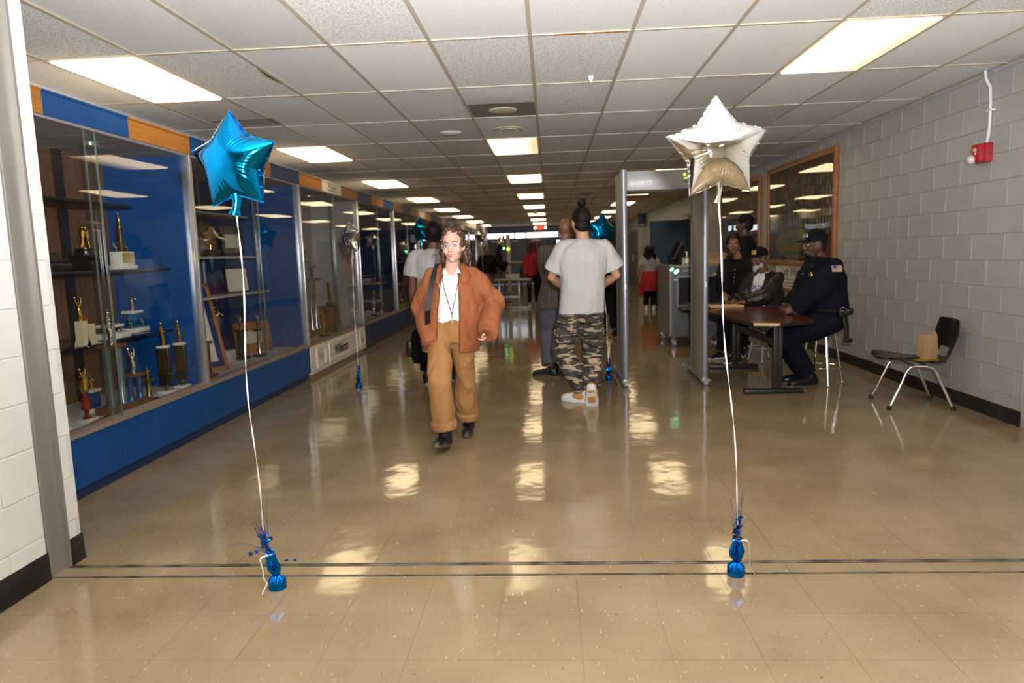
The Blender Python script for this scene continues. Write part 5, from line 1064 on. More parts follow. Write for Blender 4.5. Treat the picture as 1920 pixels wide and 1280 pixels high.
    def glasses(s, m, lens=True):
        k = s.k * s.hk; fr = MB()
        for g in (1, -1):
            ring = [s.H(g * .033 + .0255 * cos(a), .106 - abs(cos(a)) * .003 - (.006 if cos(a) * g > 0 else 0) * abs(cos(a)), -.002 + .020 * sin(a)) for a in [2 * pi * q / 20 for q in range(21)]]; fr.tube(ring, .0016 * k, 6, caps=False)
            fr.tube([s.H(g * .060, .098, .004), s.H(g * .076, .05, .004), s.H(g * .079, -.005, .002)], .0015 * k, 6)
        fr.tube([s.H(-.009, .107, .003), s.H(0, .110, .006), s.H(.009, .107, .003)], .0016 * k, 6); o = part('glasses', fr, m, s.t)
        if lens:
            for g in (1, -1): part('lens', MB().lathe([(.0, 0), (.025 * k, 0)], (0, 0, 0), 18).xf(Matrix.Translation(s.H(g * .033, .105, -.002)) @ s.HM.to_4x4() @ Matrix.Rotation(pi / 2, 4, 'X') @ Matrix.Diagonal((1, .78, 1, 1))), 'lens_glass', o, 0)
    def add(s, name, mb, m, vox=.011, smooth=4, fold=.0, ffreq=9, stretch=(1, 1, .45), parent=None, **kw):
        return link(name, remesh(mb, name, m, vox, smooth, fold, ffreq, stretch), parent or s.t, **kw)
    def hair_cap(s, m, back=.0, low=-.03, puff=.0, vox=.008, extra=None, front=.05, name='hair', fold=.004):
        k = s.k * s.hk; b = MB(); b.ell(s.H(0, -.022 - back / 2, .040 + puff / 3), [(.080 + puff) * k, (.092 + back + puff) * k, (.090 + puff) * k], 22, 14, s.HM)
        b.ell(s.H(0, -.05, low), [.074 * k + puff * k, .055 * k, .055 * k], 18, 10, s.HM)
        if extra: extra(b)
        # keep the face clear: drop everything in front of the hairline
        o = s.add(name, b, m, vox, 3, fold, 30, (1, 1, 1)); me = o.data; bm = bmesh.new(); bm.from_mesh(me); inv = s.HM.transposed()
        kill = []
        for v in bm.verts:
            q = inv @ (v.co - s.hc) / k
            if q.y > front - max(0, (.085 - q.z)) * .55 and q.z < .088: kill.append(v)
        bmesh.ops.delete(bm, geom=kill, context='VERTS'); bm.to_mesh(me); bm.free(); return o
    def trousers(s, m, r=(.112, .088, .076, .08), hem=.06, vox=.012, fold=.007, waist=.10, name='trousers', wr=(.150, .105), ffreq=8):
        k, b = s.k, s.b; q = MB(); w0 = s.pel + s.up * waist * k
        etube(q, [(s.pel - V((0, 0, .10 * k)), wr[0] * k * b * .98, wr[1] * k * b * 1.02), (s.pel - V((0, 0, .02 * k)), wr[0] * k * b * 1.05, wr[1] * k * b * 1.12), (w0, wr[0] * k * b * .96, wr[1] * k * b * .98)], s.F)
        for g in (1, -1):
            d = (s.an[g] - s.kn[g]).normalized(); e = s.an[g] - d * hem * k
            limb(q, [s.hip[g], s.hip[g].lerp(s.kn[g], .5), s.kn[g], s.kn[g].lerp(e, .5), e], [r[0] * k * b * .97, r[1] * k * b * 1.06, r[1] * k * b, r[2] * k * 1.03, r[3] * k], 18, flat_end=True)
        return s.add(name, q, m, vox, 5, fold, ffreq)
    def torso_rings(s, ease, hem, nk=.02, belly=0):
        k, b, u = s.k, s.b, s.up; P, N = s.pel, s.neck
        base = P + u * hem * k
        return [(base, (.152 * b + ease) * k, (.108 * b + ease) * k), (P + u * max(hem + .05, .06) * k, (.150 * b + ease) * k, (.108 * b + ease + belly * .6) * k), (P.lerp(N, .40) + s.F * belly * .5, (.146 * b + ease) * k, (.102 * b + ease + belly) * k), (P.lerp(N, .70), (.168 * b + ease) * k, (.112 * b + ease) * k), (P.lerp(N, .88), (.158 * b + ease) * k, (.092 * b + ease * .6) * k), (N - u * .005, (.085 + ease * .3) * k, (.068 + ease * .3) * k), (N + u * nk * k, .064 * k, .060 * k)]
    def sleeves(s, q, r0, r1, frac, rw=None, n=16, only=(1, -1)):
        """frac <1: ends on the upper arm; up to 2 (or past the wrist): along the forearm"""
        k, b = s.k, s.b; rs = min(r0, .068)
        for g in only:
            S, E_, W_ = s.sh[g] - s.up * .006 * k, s.el[g], s.wr[g]
            limb(q, [s.neck - s.up * .045 * k, s.neck.lerp(S, .55) - s.up * .004 * k, S], [.05 * k, .052 * k, rs * k * (b * .5 + .5)], n)
            if frac <= 1: e = S.lerp(E_, frac); limb(q, [S, S.lerp(E_, frac * .45), e], [rs * k * (b * .5 + .5), r0 * k * b, r1 * k * b], n, flat_end=True)
            else: e = E_.lerp(W_, frac - 1) if frac <= 2 else W_ + (W_ - E_).normalized() * (frac - 2) * .25; limb(q, [S, S.lerp(E_, .4), E_, E_.lerp(e, .6), e], [rs * k * (b * .5 + .5), (r0 * .6 + r1 * .4) * k * b, r1 * k * b, (r1 * .55 + (rw or r1) * .5) * k * b, (rw or r1) * k * b], n, flat_end=True)
    def top(s, name, m, ease=.016, hem=-.10, r0=.078, r1=.082, frac=.62, rw=None, vox=.012, fold=.006, belly=0, ffreq=7, extra=None):
        q = MB(); etube(q, s.torso_rings(ease, hem, belly=belly), s.F); s.sleeves(q, r0, r1, frac, rw)
        if extra: extra(q)
        return s.add(name, q, m, vox, 6, fold, ffreq)
    def shoes(s, up, sole, L=.275, wdt=.048, boot=0, solez=.024, name='shoe', lace=None, only=(1, -1)):
        k = s.k
        for g in only:
            i = 0 if g == 1 else 1; f = s.fvec(g); M = Matrix.Translation(s.an[g]) @ Matrix(((f.y, f.x, 0, 0), (-f.x, f.y, 0, 0), (0, 0, 1, 0), (0, 0, 0, 1))) @ Matrix.Rotation(s.fp[i], 4, 'X')
            zb = -.085 * k   # sole plane below the ankle
            u = MB(); ys = [-.075, -.068, -.04, .0, .05, .10, .15, .18, .195]; hs = [.045, .075, .088, .088, .074, .058, .048, .036, .018]; ws = [.025, .034, .038, .040, .043, .048, .046, .034, .016]
            vs = []; n = 14; sc = L / .275 * k
            for y, h, w in zip(ys, hs, ws):
                for j in range(n):
                    a = 2 * pi * j / n; x = w * cos(a) * (1 if sin(a) < 0 else .92); z = zb + (solez * .6 + (max(0, sin(a)) * h + min(0, sin(a)) * .008) * 1.0) * k; vs.append((x * sc * wdt / .048, y * sc, z))
            fs = [(p * n + j, p * n + (j + 1) % n, (p + 1) * n + (j + 1) % n, (p + 1) * n + j) for p in range(len(ys) - 1) for j in range(n)] + [tuple(reversed(range(n))), tuple((len(ys) - 1) * n + j for j in range(n))]
            u.add(vs, fs)
            u.tube([(0, -.02 * k, zb + .06 * k), (0, -.022 * k, .0), (0, -.022 * k, (.03 + boot) * k)], [.042 * k, .042 * k, (.045 + boot * .06) * k], 14)
            so = MB(); pts = []
            for a in range(28):
                t_ = 2 * pi * a / 28; yy = .06 + .14 * sin(t_); w = (.047 if yy > .04 else .041) * (1 - .12 * (abs(yy - .06) / .14) ** 4); pts.append((w * cos(t_) * sc * wdt / .048 * (abs(cos(t_)) ** -.25 if abs(cos(t_)) > .05 else 1), yy * sc))
            so.prism(pts, zb, zb + solez * k)
            u.xf(M); so.xf(M); o = link(name, remesh(u, name, up, .007, 3), s.t); part('sole', so, sole, o)
            if lace:
                l = MB()
                for q in range(4): y = (.035 + q * .022) * sc; z = zb + (.093 - q * .011) * k; l.tube([(-.022 * k, y, z), (0, y + .008, z + .010 * k), (.022 * k, y, z)], .0028 * k, 5)
                l.xf(M); part('laces', l, lace, o)
def cam_cap(s, m, brim_m=None, txt=None, txtm=None, patch=None):
    k = s.k * s.hk; b = MB(); b.ell(s.H(0, -.012, .055), [.083 * k, .100 * k, .088 * k], 22, 14, s.HM); o = s.add('cap', b, m, .007, 2); me = o.data; bm = bmesh.new(); bm.from_mesh(me); inv = s.HM.transposed()
    bmesh.ops.delete(bm, geom=[v for v in bm.verts if (inv @ (v.co - s.hc) / k).z < .036], context='VERTS'); bm.to_mesh(me); bm.free()
    br = MB(); vs = []; n = 16; 
    for lay in (0, 1):
        for r in (0, 1):
            for j in range(n + 1):
                a = pi * .08 + pi * .84 * j / n; x = .078 * cos(a); y = -.012 + .098 * sin(a) + r * .078 * sin(a) ** .7; vs.append(s.H(x, y, .042 - r * .012 - .35 * x * x * r * 6 + lay * .005))
    N1 = n + 1; fs = []
    for j in range(n): fs += [(j, j + 1, N1 + j + 1, N1 + j), (2 * N1 + j, 3 * N1 + j, 3 * N1 + j + 1, 2 * N1 + j + 1), (j, 2 * N1 + j, 2 * N1 + j + 1, j + 1), (N1 + j, N1 + j + 1, 3 * N1 + j + 1, 3 * N1 + j)]
    br.add(vs, fs); part('brim', br, brim_m or m, o); part('button', MB().ell(s.H(0, -.012, .143), .007 * k, 8, 6), m, o)
    if txt:
        t = text_mb(txt, .040 * k, .0012, .0015); t.v = [tuple(s.H(*(lambda an, z: ((-.086) * sin(an), -.012 + .103 * cos(an), z))(q[0] / (.09 * k), .078 + q[1] / k * .9)) + (s.HM @ V((0, 1, 0))) * (.002 + q[2])) for q in t.v]; part('lettering', t, txtm, o, 0)
    if patch:
        pb = MB(); nn = 8; vs = []
        for i in range(3):
            for j in range(nn + 1):
                an = (-.5 + j / nn) * .85; vs.append(s.H(.0875 * sin(an), -.012 + .1045 * cos(an) - .004 * i, .056 + i * .024))
        pb.add(vs, [(i * (nn + 1) + j, i * (nn + 1) + j + 1, (i + 1) * (nn + 1) + j + 1, (i + 1) * (nn + 1) + j) for i in range(2) for j in range(nn)]); part('cap_emblem', pb, patch, o)
    return o
glass_mat('lens_glass', (.97, .97, .97), ior=1.6)
# cloth
mat('corduroy_rust', (.275, .082, .028), .9, noise_=(5, .12), bump=(11, .9, .045), stretch=(1, 1, .45)); mat('shirt_white', (.80, .78, .76), .8, bump=(14, .7, .02)); mat('corduroy_tan', (.345, .165, .055), .9, noise_=(6, .1), bump=(9, .9, .045), stretch=(1, 1, .35)); mat('boot_black', (.008, .008, .010), .28); mat('sole_brown', (.10, .065, .04), .5); mat('tee_grey', (.43, .415, .405), .9, noise_=(3, .05), bump=(8, .9, .04), stretch=(1, 1, .4)); mat('cloth_black', (.007, .007, .008), .9, spec=.15, bump=(12, .6, .02)); mat('shoe_black', (.01, .01, .012), .3); mat('sole_white', (.65, .63, .60), .5); mat('slate_trouser', (.085, .08, .105), .8, noise_=(5, .1)); mat('sneaker_white', (.74, .72, .70), .45); mat('sneaker_tan', (.55, .27, .06), .5); mat('leather_black', (.011, .010, .009), .42, spec=.35, bump=(16, .5, .02)); mat('police_navy', (.005, .006, .012), .9, spec=.15, bump=(10, .7, .03)); mat('jacket_red', (.36, .008, .012), .75, bump=(15, .3, .008)); mat('cloth_grey', (.33, .30, .29), .85); mat('strap_black', (.008, .008, .009), .5); mat('denim_dark', (.02, .022, .03), .8); mat('badge_gold', (.6, .45, .2), .25, metal=1)
wales('corduroy_rust'); wales('corduroy_tan')
# woodland camouflage
m = mat('camo', (.1, .08, .06), .85); N, L, b = nodes(m); tc = N.new('ShaderNodeTexCoord'); mp = N.new('ShaderNodeMapping'); mp.inputs['Scale'].default_value = (11, 11, 40); mp.inputs['Rotation'].default_value = (.1, .12, 0); L.new(tc.outputs['Object'], mp.inputs[0])
def cam_layer(sc, off, lo, prev, colr):
    n = N.new('ShaderNodeTexNoise'); n.inputs['Scale'].default_value = sc; n.inputs['Detail'].default_value = 2.5; n.inputs['Distortion'].default_value = .6; a = N.new('ShaderNodeVectorMath'); a.inputs[1].default_value = off; L.new(mp.outputs[0], a.inputs[0]); L.new(a.outputs[0], n.inputs['Vector'])
    r = N.new('ShaderNodeMath'); r.operation = 'GREATER_THAN'; r.inputs[1].default_value = lo; L.new(n.outputs[0], r.inputs[0]); x = N.new('ShaderNodeMix'); x.data_type = 'RGBA'; L.new(r.outputs[0], x.inputs['Factor']); x.inputs['B'].default_value = (*colr, 1)
    if isinstance(prev, tuple): x.inputs['A'].default_value = (*prev, 1)
    else: L.new(prev, x.inputs['A'])
    return x.outputs['Result']
c_ = cam_layer(.7, (0, 0, 0), .52, (.060, .045, .034), (.070, .066, .040)); c_ = cam_layer(.8, (5, 2, 1), .53, c_, (.020, .016, .015)); c_ = cam_layer(.85, (1, 9, 4), .56, c_, (.42, .32, .22)); L.new(c_, b.inputs['Base Color'])
# brown check jacket
m = mat('plaid_brown', (.06, .04, .03), .9); N, L, b = nodes(m); tc = N.new('ShaderNodeTexCoord'); sp = N.new('ShaderNodeSeparateXYZ'); L.new(tc.outputs['Object'], sp.inputs[0])
def stripes(o, freq, lo):
    a = N.new('ShaderNodeMath'); a.operation = 'MULTIPLY'; a.inputs[1].default_value = freq; L.new(o, a.inputs[0]); f = N.new('ShaderNodeMath'); f.operation = 'FRACT'; L.new(a.outputs[0], f.inputs[0]); g = N.new('ShaderNodeMath'); g.operation = 'LESS_THAN'; g.inputs[1].default_value = lo; L.new(f.outputs[0], g.inputs[0]); return g.outputs[0]
prev = None
for o_, fq, lo, cc in ((sp.outputs[2], 26, .4, (.076, .053, .041)), (sp.outputs[0], 26, .4, (.086, .060, .046)), (sp.outputs[2], 26, .09, (.040, .028, .025)), (sp.outputs[0], 26, .09, (.042, .030, .026)), (sp.outputs[0], 13, .05, (.12, .085, .065))):
    x = N.new('ShaderNodeMix'); x.data_type = 'RGBA'; L.new(stripes(o_, fq, lo), x.inputs['Factor']); x.inputs['B'].default_value = (*cc, 1)
    if prev is None: x.inputs['A'].default_value = (.062, .042, .031, 1)
    else: L.new(prev, x.inputs['A'])
    prev = x.outputs['Result']
L.new(prev, b.inputs['Base Color'])
HP = pi / 2
# ---------------------------------------------------------------- the woman in the rust jacket, walking towards us
def woman():
    Yc = 5.0; J = lambda x, y, Y=Yc: ony(x, y, Y); root = V((-.735, 5.02, 0))
    h = Human('woman in a rust corduroy jacket and tan trousers walking towards us', root, -HP - .03, 1.58, pel=J(846, 617, 5.02), neck=J(848, 505, 4.98), head=J(850, 461, 4.93), hyaw=-HP - .10, hroll=.05, hpitch=.02,
              wr=(J(806, 626, 4.97), J(916, 612, 4.88)), elb=((-.75, 1, 0), (.6, 1, 0)), ank=(onz(831, 852, .0) + V((0, .13, .098)), onz(876, 818, 0) + V((0, .12, .082))), knee=((0, -1, .1), (0, -1, .1)), fyaw=(-HP - .22, -HP), fpitch=(.26, 0), build=.92, skin='skin_fair', vox=.0055, shw=.165, hk=1.08)
    h.body(hands=({'curl': .3, 'd': (.35, .1, -1)}, {'curl': .75, 'd': (-.1, -.15, -1)})); h.face(brow='hair_brown'); h.glasses('rim_clear')
    k = h.k * 1.08; rnd = random.Random(4)
    # curly chin-length hair, side parted
    q = MB()
    for i in range(330):
        a = rnd.uniform(-.62 * pi, 1.62 * pi); z = rnd.uniform(-.125, .125); rr = math.sqrt(max(.02, 1 - ((z - .03) / .115) ** 2)) if z > .03 else 1.0 + (-z + .03) * 1.1
        x = .079 * rr * cos(a); y = -.018 + .094 * rr * sin(a)
        if z < .062 and y > .030 - max(0, -z) * .25: continue
        if z < .078 and y > .052: continue
        if z < -.02 and abs(x) < .05 and y > -.03: continue
        r_ = rnd.uniform(.009, .016) * (1.25 if z < .02 else .85); q.ell(h.H(x, y, z), [r_ * k, r_ * k, r_ * k * rnd.uniform(.9, 1.5)], 7, 5)
    q.ell(h.H(0, -.024, .043), [.078 * k, .088 * k, .084 * k], 18, 12, h.HM); q.ell(h.H(0, -.055, -.03), [.076 * k, .045 * k, .08 * k], 16, 10, h.HM)
    for g in (1, -1):
        for i in range(26): q.ell(h.H(g * (.082 + rnd.uniform(-.012, .022)), -.012 + rnd.uniform(-.05, .022), rnd.uniform(-.125, .02)), [rnd.uniform(.010, .018) * k] * 3, 7, 5)
    o = h.add('hair', q, 'hair_brown', .005, 1, .003, 60, (1, 1, 1))
    part('ear_stud', MB().ell(h.H(.083, .004, -.035), .004, 8, 6), 'silver_cup', h.t)
    k = h.k
    # shirt
    q = MB(); etube(q, [(a, x * .97, y * .97) for a, x, y in h.torso_rings(-.004, -.03)[:-2]] + [(h.neck - h.up * .035, .085 * k, .062 * k)], h.F); h.add('shirt', q, 'shirt_white', .009, 3, .006, 10)
    for g in (1, -1):
        q = MB(); q.add([h.neck + V((g * .0, -.072, -.115)), h.neck + V((-g * .062, -.058, -.012)), h.neck + V((-g * .070, .0, .026)), h.neck + V((-g * .050, .02, .034)), h.neck + V((-g * .044, -.050, .012)), h.neck + V((-g * .086, -.066, -.075))], [(0, 1, 5), (1, 2, 3, 4), (0, 4, 1)]); me = q.mesh('shirt_collar', 'shirt_white', 60); o = link('shirt_collar', me, h.t); sd = o.modifiers.new('t', 'SOLIDIFY'); sd.thickness = .005
    # trousers with turned-up cuffs
    h.trousers('corduroy_tan', r=(.104, .094, .090, .093), hem=.075, fold=.016, wr=(.140, .104), waist=.08, vox=.010, ffreq=7)
    for g in (1, -1):
        d = (h.an[g] - h.kn[g]).normalized(); e = h.an[g] - d * .075 * k; q = MB(); q.tube([e - d * .055, e - d * .05, e + d * .004, e + d * .008], [.094 * k, .101 * k, .103 * k, .097 * k], 24); h.add('trouser_cuff', q, 'corduroy_tan', .008, 2, .003, 12)
    part('waist_button', MB().ell(h.pel + h.up * .065 + V((0, -.112, 0)), .008, 8, 6), 'badge_gold', h.t)
    part('fly_seam', MB().tube([h.pel + h.up * .05 + V((.004, -.112, 0)), h.pel + V((.006, -.124, -.03)), h.pel + V((.004, -.118, -.09))], .0025, 5), 'corduroy_tan', h.t)
    # jacket: boxy, unzipped, hem at the hip
    q = MB(); P, N_, u = h.pel, h.neck, h.up; bk = V((0, .012, 0))
    rings = [(P - u * .145 + bk, .212, .150, .40), (P - u * .10 + bk, .222, .158, .40), (P + u * .05 + bk, .222, .160, .40), (P.lerp(N_, .45) + bk, .212, .152, .38), (P.lerp(N_, .72) + bk, .200, .142, .36), (P.lerp(N_, .86) + bk, .178, .116, .38), (N_ - u * .03 + bk, .118, .085, .46), (N_ + u * .012 + bk, .082, .076, .62)]
    eshell(q, rings, h.F, .4, .020)
    h.sleeves(q, .090, .098, 2.34, .080)
    jk = h.add('jacket', q, 'corduroy_rust', .010, 4, .014, 7, (1, 1, .55))
    # hem band, collar wings, zip and pocket welts
    q = MB(); eshell(q, [(P - u * .165 + bk, .206, .146, .40), (P - u * .16 + bk, .214, .153, .40), (P - u * .115 + bk, .216, .154, .40), (P - u * .11 + bk, .210, .150, .40)], h.F, .4, .018); h.add('hem_band', q, 'corduroy_rust', .008, 2, .002, 14, parent=jk)
    for g in (1, -1):
        X = -g; c = MB(); Nf = N_ + V((0, 0, 0))
        rows = [[(.058, -.052, .040), (.090, .010, .050), (.060, .062, .050)], [(.074, -.092, .000), (.128, -.022, .022), (.085, .085, .020)], [(.078, -.132, -.055), (.160, -.070, -.028), (.105, .095, -.015)], [(.070, -.152, -.115), (.150, -.118, -.085), (.11, .095, -.03)]]
        c.add([Nf + V((X * p[0], p[1], p[2])) for r_ in rows for p in r_], [(i * 3 + j, i * 3 + j + 1, i * 3 + j + 4, i * 3 + j + 3) for i in range(3) for j in range(2)]); me = c.mesh('jacket_collar', 'corduroy_rust', 60); o = link('jacket_collar', me, jk); sd = o.modifiers.new('t', 'SOLIDIFY'); sd.thickness = .012; sd.offset = 0; sb = o.modifiers.new('s', 'SUBSURF'); sb.levels = sb.render_levels = 2
        z = MB(); a0 = pi / 2 + g * .40; pts = [c_ + h.R * ((rx - .006) * cos(pi / 2 + (-g) * gp)) + h.F * ((ry - .006) * sin(pi / 2 + g * gp)) for c_, rx, ry, gp in rings[:-1]]; z.tube(pts, .0045, 6); part('zip', z, 'zip_dark', jk)
        w = MB(); w.tube([P + V((X * .17, -.115, -.08)), P + V((X * .135, -.142, .06))], .006, 6); part('pocket_welt', w, 'corduroy_rust', jk)
    # lanyard with a small key
    l = MB(); l.tube([N_ + V((-.062, .0, .03)), N_ + V((-.064, -.075, -.03)), N_ + V((-.045, -.118, -.14)), N_ + V((.004, -.135, -.315))], .0022, 6).tube([N_ + V((.062, .0, .03)), N_ + V((.060, -.078, -.04)), N_ + V((.035, -.122, -.17)), N_ + V((.004, -.135, -.315))], .0022, 6); o = part('lanyard', l, 'strap_black', h.t)
    part('key', MB().tube([N_ + V((.004, -.138, -.315)), N_ + V((.006, -.142, -.375))], [.004, .006], 6), 'silver_cup', o)
    # bag strap over her right shoulder
    s_ = MB(); a = h.sh[1]; pts = [a + V((.060, .05, .055)), a + V((.046, -.03, .085)), a + V((.030, -.128, .0)), a + V((.010, -.172, -.12)), a + V((-.012, -.172, -.24)), a + V((-.030, -.10, -.34)), a + V((-.04, .0, -.38))]
    vs = []; fs = []
    for i, p in enumerate(pts): vs += [p + V((-.019, 0, 0)), p + V((.019, 0, .004)), p + V((.019, .005, .004)), p + V((-.019, .005, 0))]
    for i in range(len(pts) - 1): fs += [(i * 4 + j, i * 4 + (j + 1) % 4, i * 4 + 4 + (j + 1) % 4, i * 4 + 4 + j) for j in range(4)]
    s_.add(vs, fs); part('bag_strap', s_, 'strap_black', h.t)
    h.shoes('boot_black', 'sole_brown', L=.275, boot=.075, solez=.034, name='boot', lace='strap_black')
    for g in (1, -1):
        d = (h.kn[g] - h.an[g]).normalized(); q = MB(); q.tube([h.an[g] - d * .05, h.an[g], h.an[g] + d * .13], [.050, .050, .054], 18); h.add('boot_shaft', q, 'boot_black', .008, 2)
    return h
mat('rim_clear', (.75, .72, .70), .2, metal=.6); mat('zip_dark', (.16, .07, .04), .4, metal=.3)
woman()
# ---------------------------------------------------------------- man in the grey tee behind her
def grey_man():
    Y = 7.35; J = lambda x, y, d=0: ony(x, y, Y + d); root = V((-1.27, Y, 0))
    h = Human('man in a grey T-shirt walking away, black bag in hand', root, HP + .03, 1.73, pel=J(816, 557), neck=J(812, 470), head=J(814, 441, .03), wr=(J(862, 585, .1), J(773, 582, .04)), elb=((.4, -.6, 0), (-.5, -.6, 0)), ank=(V((-1.12, 7.62, .09)), onz(797, 722) + V((.01, .06, .088))), knee=((0, 1, 0), (0, 1, 0)), fyaw=(HP, HP + .1), build=1.10, skin='skin_umber', shw=.185)
    h.body(hands=(None, {'curl': .8})); h.hair_cap('hair_black', .015, -.02, .014, fold=.006)
    h.top('tee_shirt', 'tee_grey', .022, -.14, .086, .094, .75, fold=.014); h.trousers('cloth_black', r=(.11, .085, .075, .075)); h.shoes('shoe_black', 'sole_white', lace='sole_white')
    part('watch', MB().tube([h.wr[-1] + V((.034 * cos(a), .034 * sin(a), .025)) for a in [k * pi / 8 for k in range(17)]], .008, 6, caps=False), 'strap_black', h.t)
    # the bag he carries
    w = h.o + h.wr[-1]; t = thing('backpack', 'black backpack hanging from the grey shirted man\'s hand', 'backpack', (w.x + .11, w.y - .03, w.z - .62)); b = MB(); b.box((-.13, -.09, 0), (.15, .09, .38), .05); t_o = link('bag_body', remesh(b, 'bag_body', 'cloth_black', .012, 4, .016, 7, (1, 1, 1)), t)
    part('front_pocket', MB().box((-.10, -.13, .03), (.11, -.08, .2), .03), 'cloth_black', t); part('side_pocket', MB().box((-.19, -.06, .08), (-.12, .06, .27), .03), 'leather_black', t)
    part('strap', MB().tube([(-.06, 0, .36), (-.10, .0, .5), (-.115, .02, .585), (-.09, .02, .5), (.03, 0, .37)], [.014] * 5, 8, flat=.4).tube([(.05, 0, .37), (-.02, -.03, .46), (-.11, .0, .58)], .011, 8, flat=.4), 'strap_black', t); return h
grey_man()
# ---------------------------------------------------------------- bald man in the check jacket
def plaid():
    Y = 7.75; J = lambda x, y, d=0: ony(x, y, Y + d); root = V((.06, Y, 0))
    h = Human('bald man in a brown checked jacket standing with his back to us', root, HP - .12, 1.80, pel=J(1044, 545), neck=J(1058, 462), head=J(1062, 431, .04), hyaw=HP - .35, wr=(J(1085, 560, .36), J(1040, 548, .34)), elb=((1, -.5, 0), (-1, -.5, -.2)), ank=(onz(1052, 706) + V((0, .07, .09)), onz(1032, 706) + V((0, .03, .09))), knee=((0, 1, 0), (0, 1, 0)), fyaw=(HP - .2, HP + 1.1), build=1.12, skin='skin_brown', shw=.19)
    h.body(hands=({'curl': .6}, {'curl': .6}))
    h.trousers('slate_trouser', r=(.098, .096, .092, .098), hem=.035, fold=.006, waist=.0, wr=(.135, .095))
    q = MB(); k = h.k; P, N_, u = h.pel, h.neck, h.up
    etube(q, [(P - u * .20, .205, .150), (P - u * .09, .205, .152), (P + u * .1, .19, .142), (P.lerp(N_, .5), .20, .145), (P.lerp(N_, .74), .218, .142), (P.lerp(N_, .9), .198, .110), (N_ - u * .015, .10, .078), (N_ + u * .015, .074, .070)], h.F); h.sleeves(q, .092, .088, 1.93, .068); jk = h.add('jacket', q, 'plaid_brown', .011, 5, .006, 6)
    part('jacket_collar', MB().tube([N_ + V((.068 * cos(a), .062 * sin(a) + .0, .022 + .008 * sin(a))) for a in [pi * 1.0 + pi * j / 10 for j in range(11)]], .014, 8, flat=.6), 'plaid_brown', jk)
    part('shirt_collar', MB().tube([N_ + V((.062 * cos(a), .058 * sin(a), .043)) for a in [pi * .9 + pi * 1.2 * j / 12 for j in range(13)]], .008, 8), 'shirt_white', h.t)
    part('back_vent', MB().box((-.002, -.156, -.19 * k), (.002, -.150, -.06)).xf(Matrix.Translation(P)), 'shelf_dark', jk)
    h.shoes('shoe_black', 'sole_brown', L=.30); return h
plaid()
# ---------------------------------------------------------------- person with the hair bun and camouflage trousers
def camo_p():
    Y = 6.2; J = lambda x, y, d=0: ony(x, y, Y + d); root = V((.28, Y, 0))
    h = Human('person with a high hair bun, grey T-shirt and camouflage trousers', root, HP + .12, 1.75, pel=J(1090, 571), neck=J(1094, 452), head=J(1089, 416, .03), hyaw=HP + .30, wr=(J(1124, 538, .27), J(1060, 541, .25)), elb=((1, -.3, -1), (-1, -.3, -1)), ank=(onz(1108, 762) + V((.01, .01, .16)), onz(1088, 758) + V((.03, .10, .09))), knee=((.1, 1, 0), (-.9, .7, 0)), fyaw=(HP - .1, pi - .5), fpitch=(-.95, 0), build=1.02, skin='skin_tan', shw=.172)
    h.body(hands=({'curl': .5}, {'curl': .5})); k = h.k
    h.hair_cap('hair_black', .0, -.035, .002, fold=.001, front=.035)
    q = MB(); rnd = random.Random(2)
    for i in range(9): a = i * .7; q.ell(h.H(.016 * cos(a), -.03 + .016 * sin(a), .150 + .012 * (i % 3)), [.022 * k] * 3, 10, 8)
    q.ell(h.H(0, -.03, .125), [.018 * k, .018 * k, .03 * k], 10, 8, h.HM); h.add('hair_bun', q, 'hair_black', .006, 1, .002, 50, (1, 1, 1))
    part('hair_tie', MB().tube([h.H(.02 * cos(a), -.03 + .02 * sin(a), .128) for a in [pi * 2 * j / 14 for j in range(15)]], .006, 6, caps=False), 'cloth_black', h.t)
    h.top('tee_shirt', 'tee_grey', .042, -.075, .084, .096, .76, fold=.013, vox=.010, ffreq=5.5); h.trousers('camo', r=(.104, .102, .086, .078), hem=.02, fold=.010, wr=(.148, .112), waist=-.02)
    h.shoes('sneaker_white', 'sneaker_white', L=.30, wdt=.054, solez=.036, name='sneaker', boot=.03, lace='sneaker_white')
    for g, i in ((1, 0), (-1, 1)):
        f = h.fvec(g); M = Matrix.Translation(h.an[g]) @ Matrix(((f.y, f.x, 0, 0), (-f.x, f.y, 0, 0), (0, 0, 1, 0), (0, 0, 0, 1))) @ Matrix.Rotation(h.fp[i], 4, 'X'); zb = -.085 * k
        part('tread_pad', MB().box((-.030, .005, zb - .004), (.034, .085, zb + .001), .002).xf(M), 'sneaker_tan', h.t); part('tread_pad', MB().box((-.034, .15, zb - .004), (.034, .18, zb + .001), .002).xf(M), 'sneaker_tan', h.t); part('tread_pad', MB().box((-.026, -.07, zb - .004), (.026, -.045, zb + .001), .002).xf(M), 'sneaker_tan', h.t); s_ = MB(); s_.ell((.045, .03, -.03), (.012, .06, .035), 12, 8).ell((-.045, .03, -.03), (.012, .06, .035), 12, 8).ell((0, -.072, -.02), (.03, .012, .035), 12, 8); s_.xf(M); part('side_panel', s_, 'sneaker_tan', h.t)
    return h
camo_p()
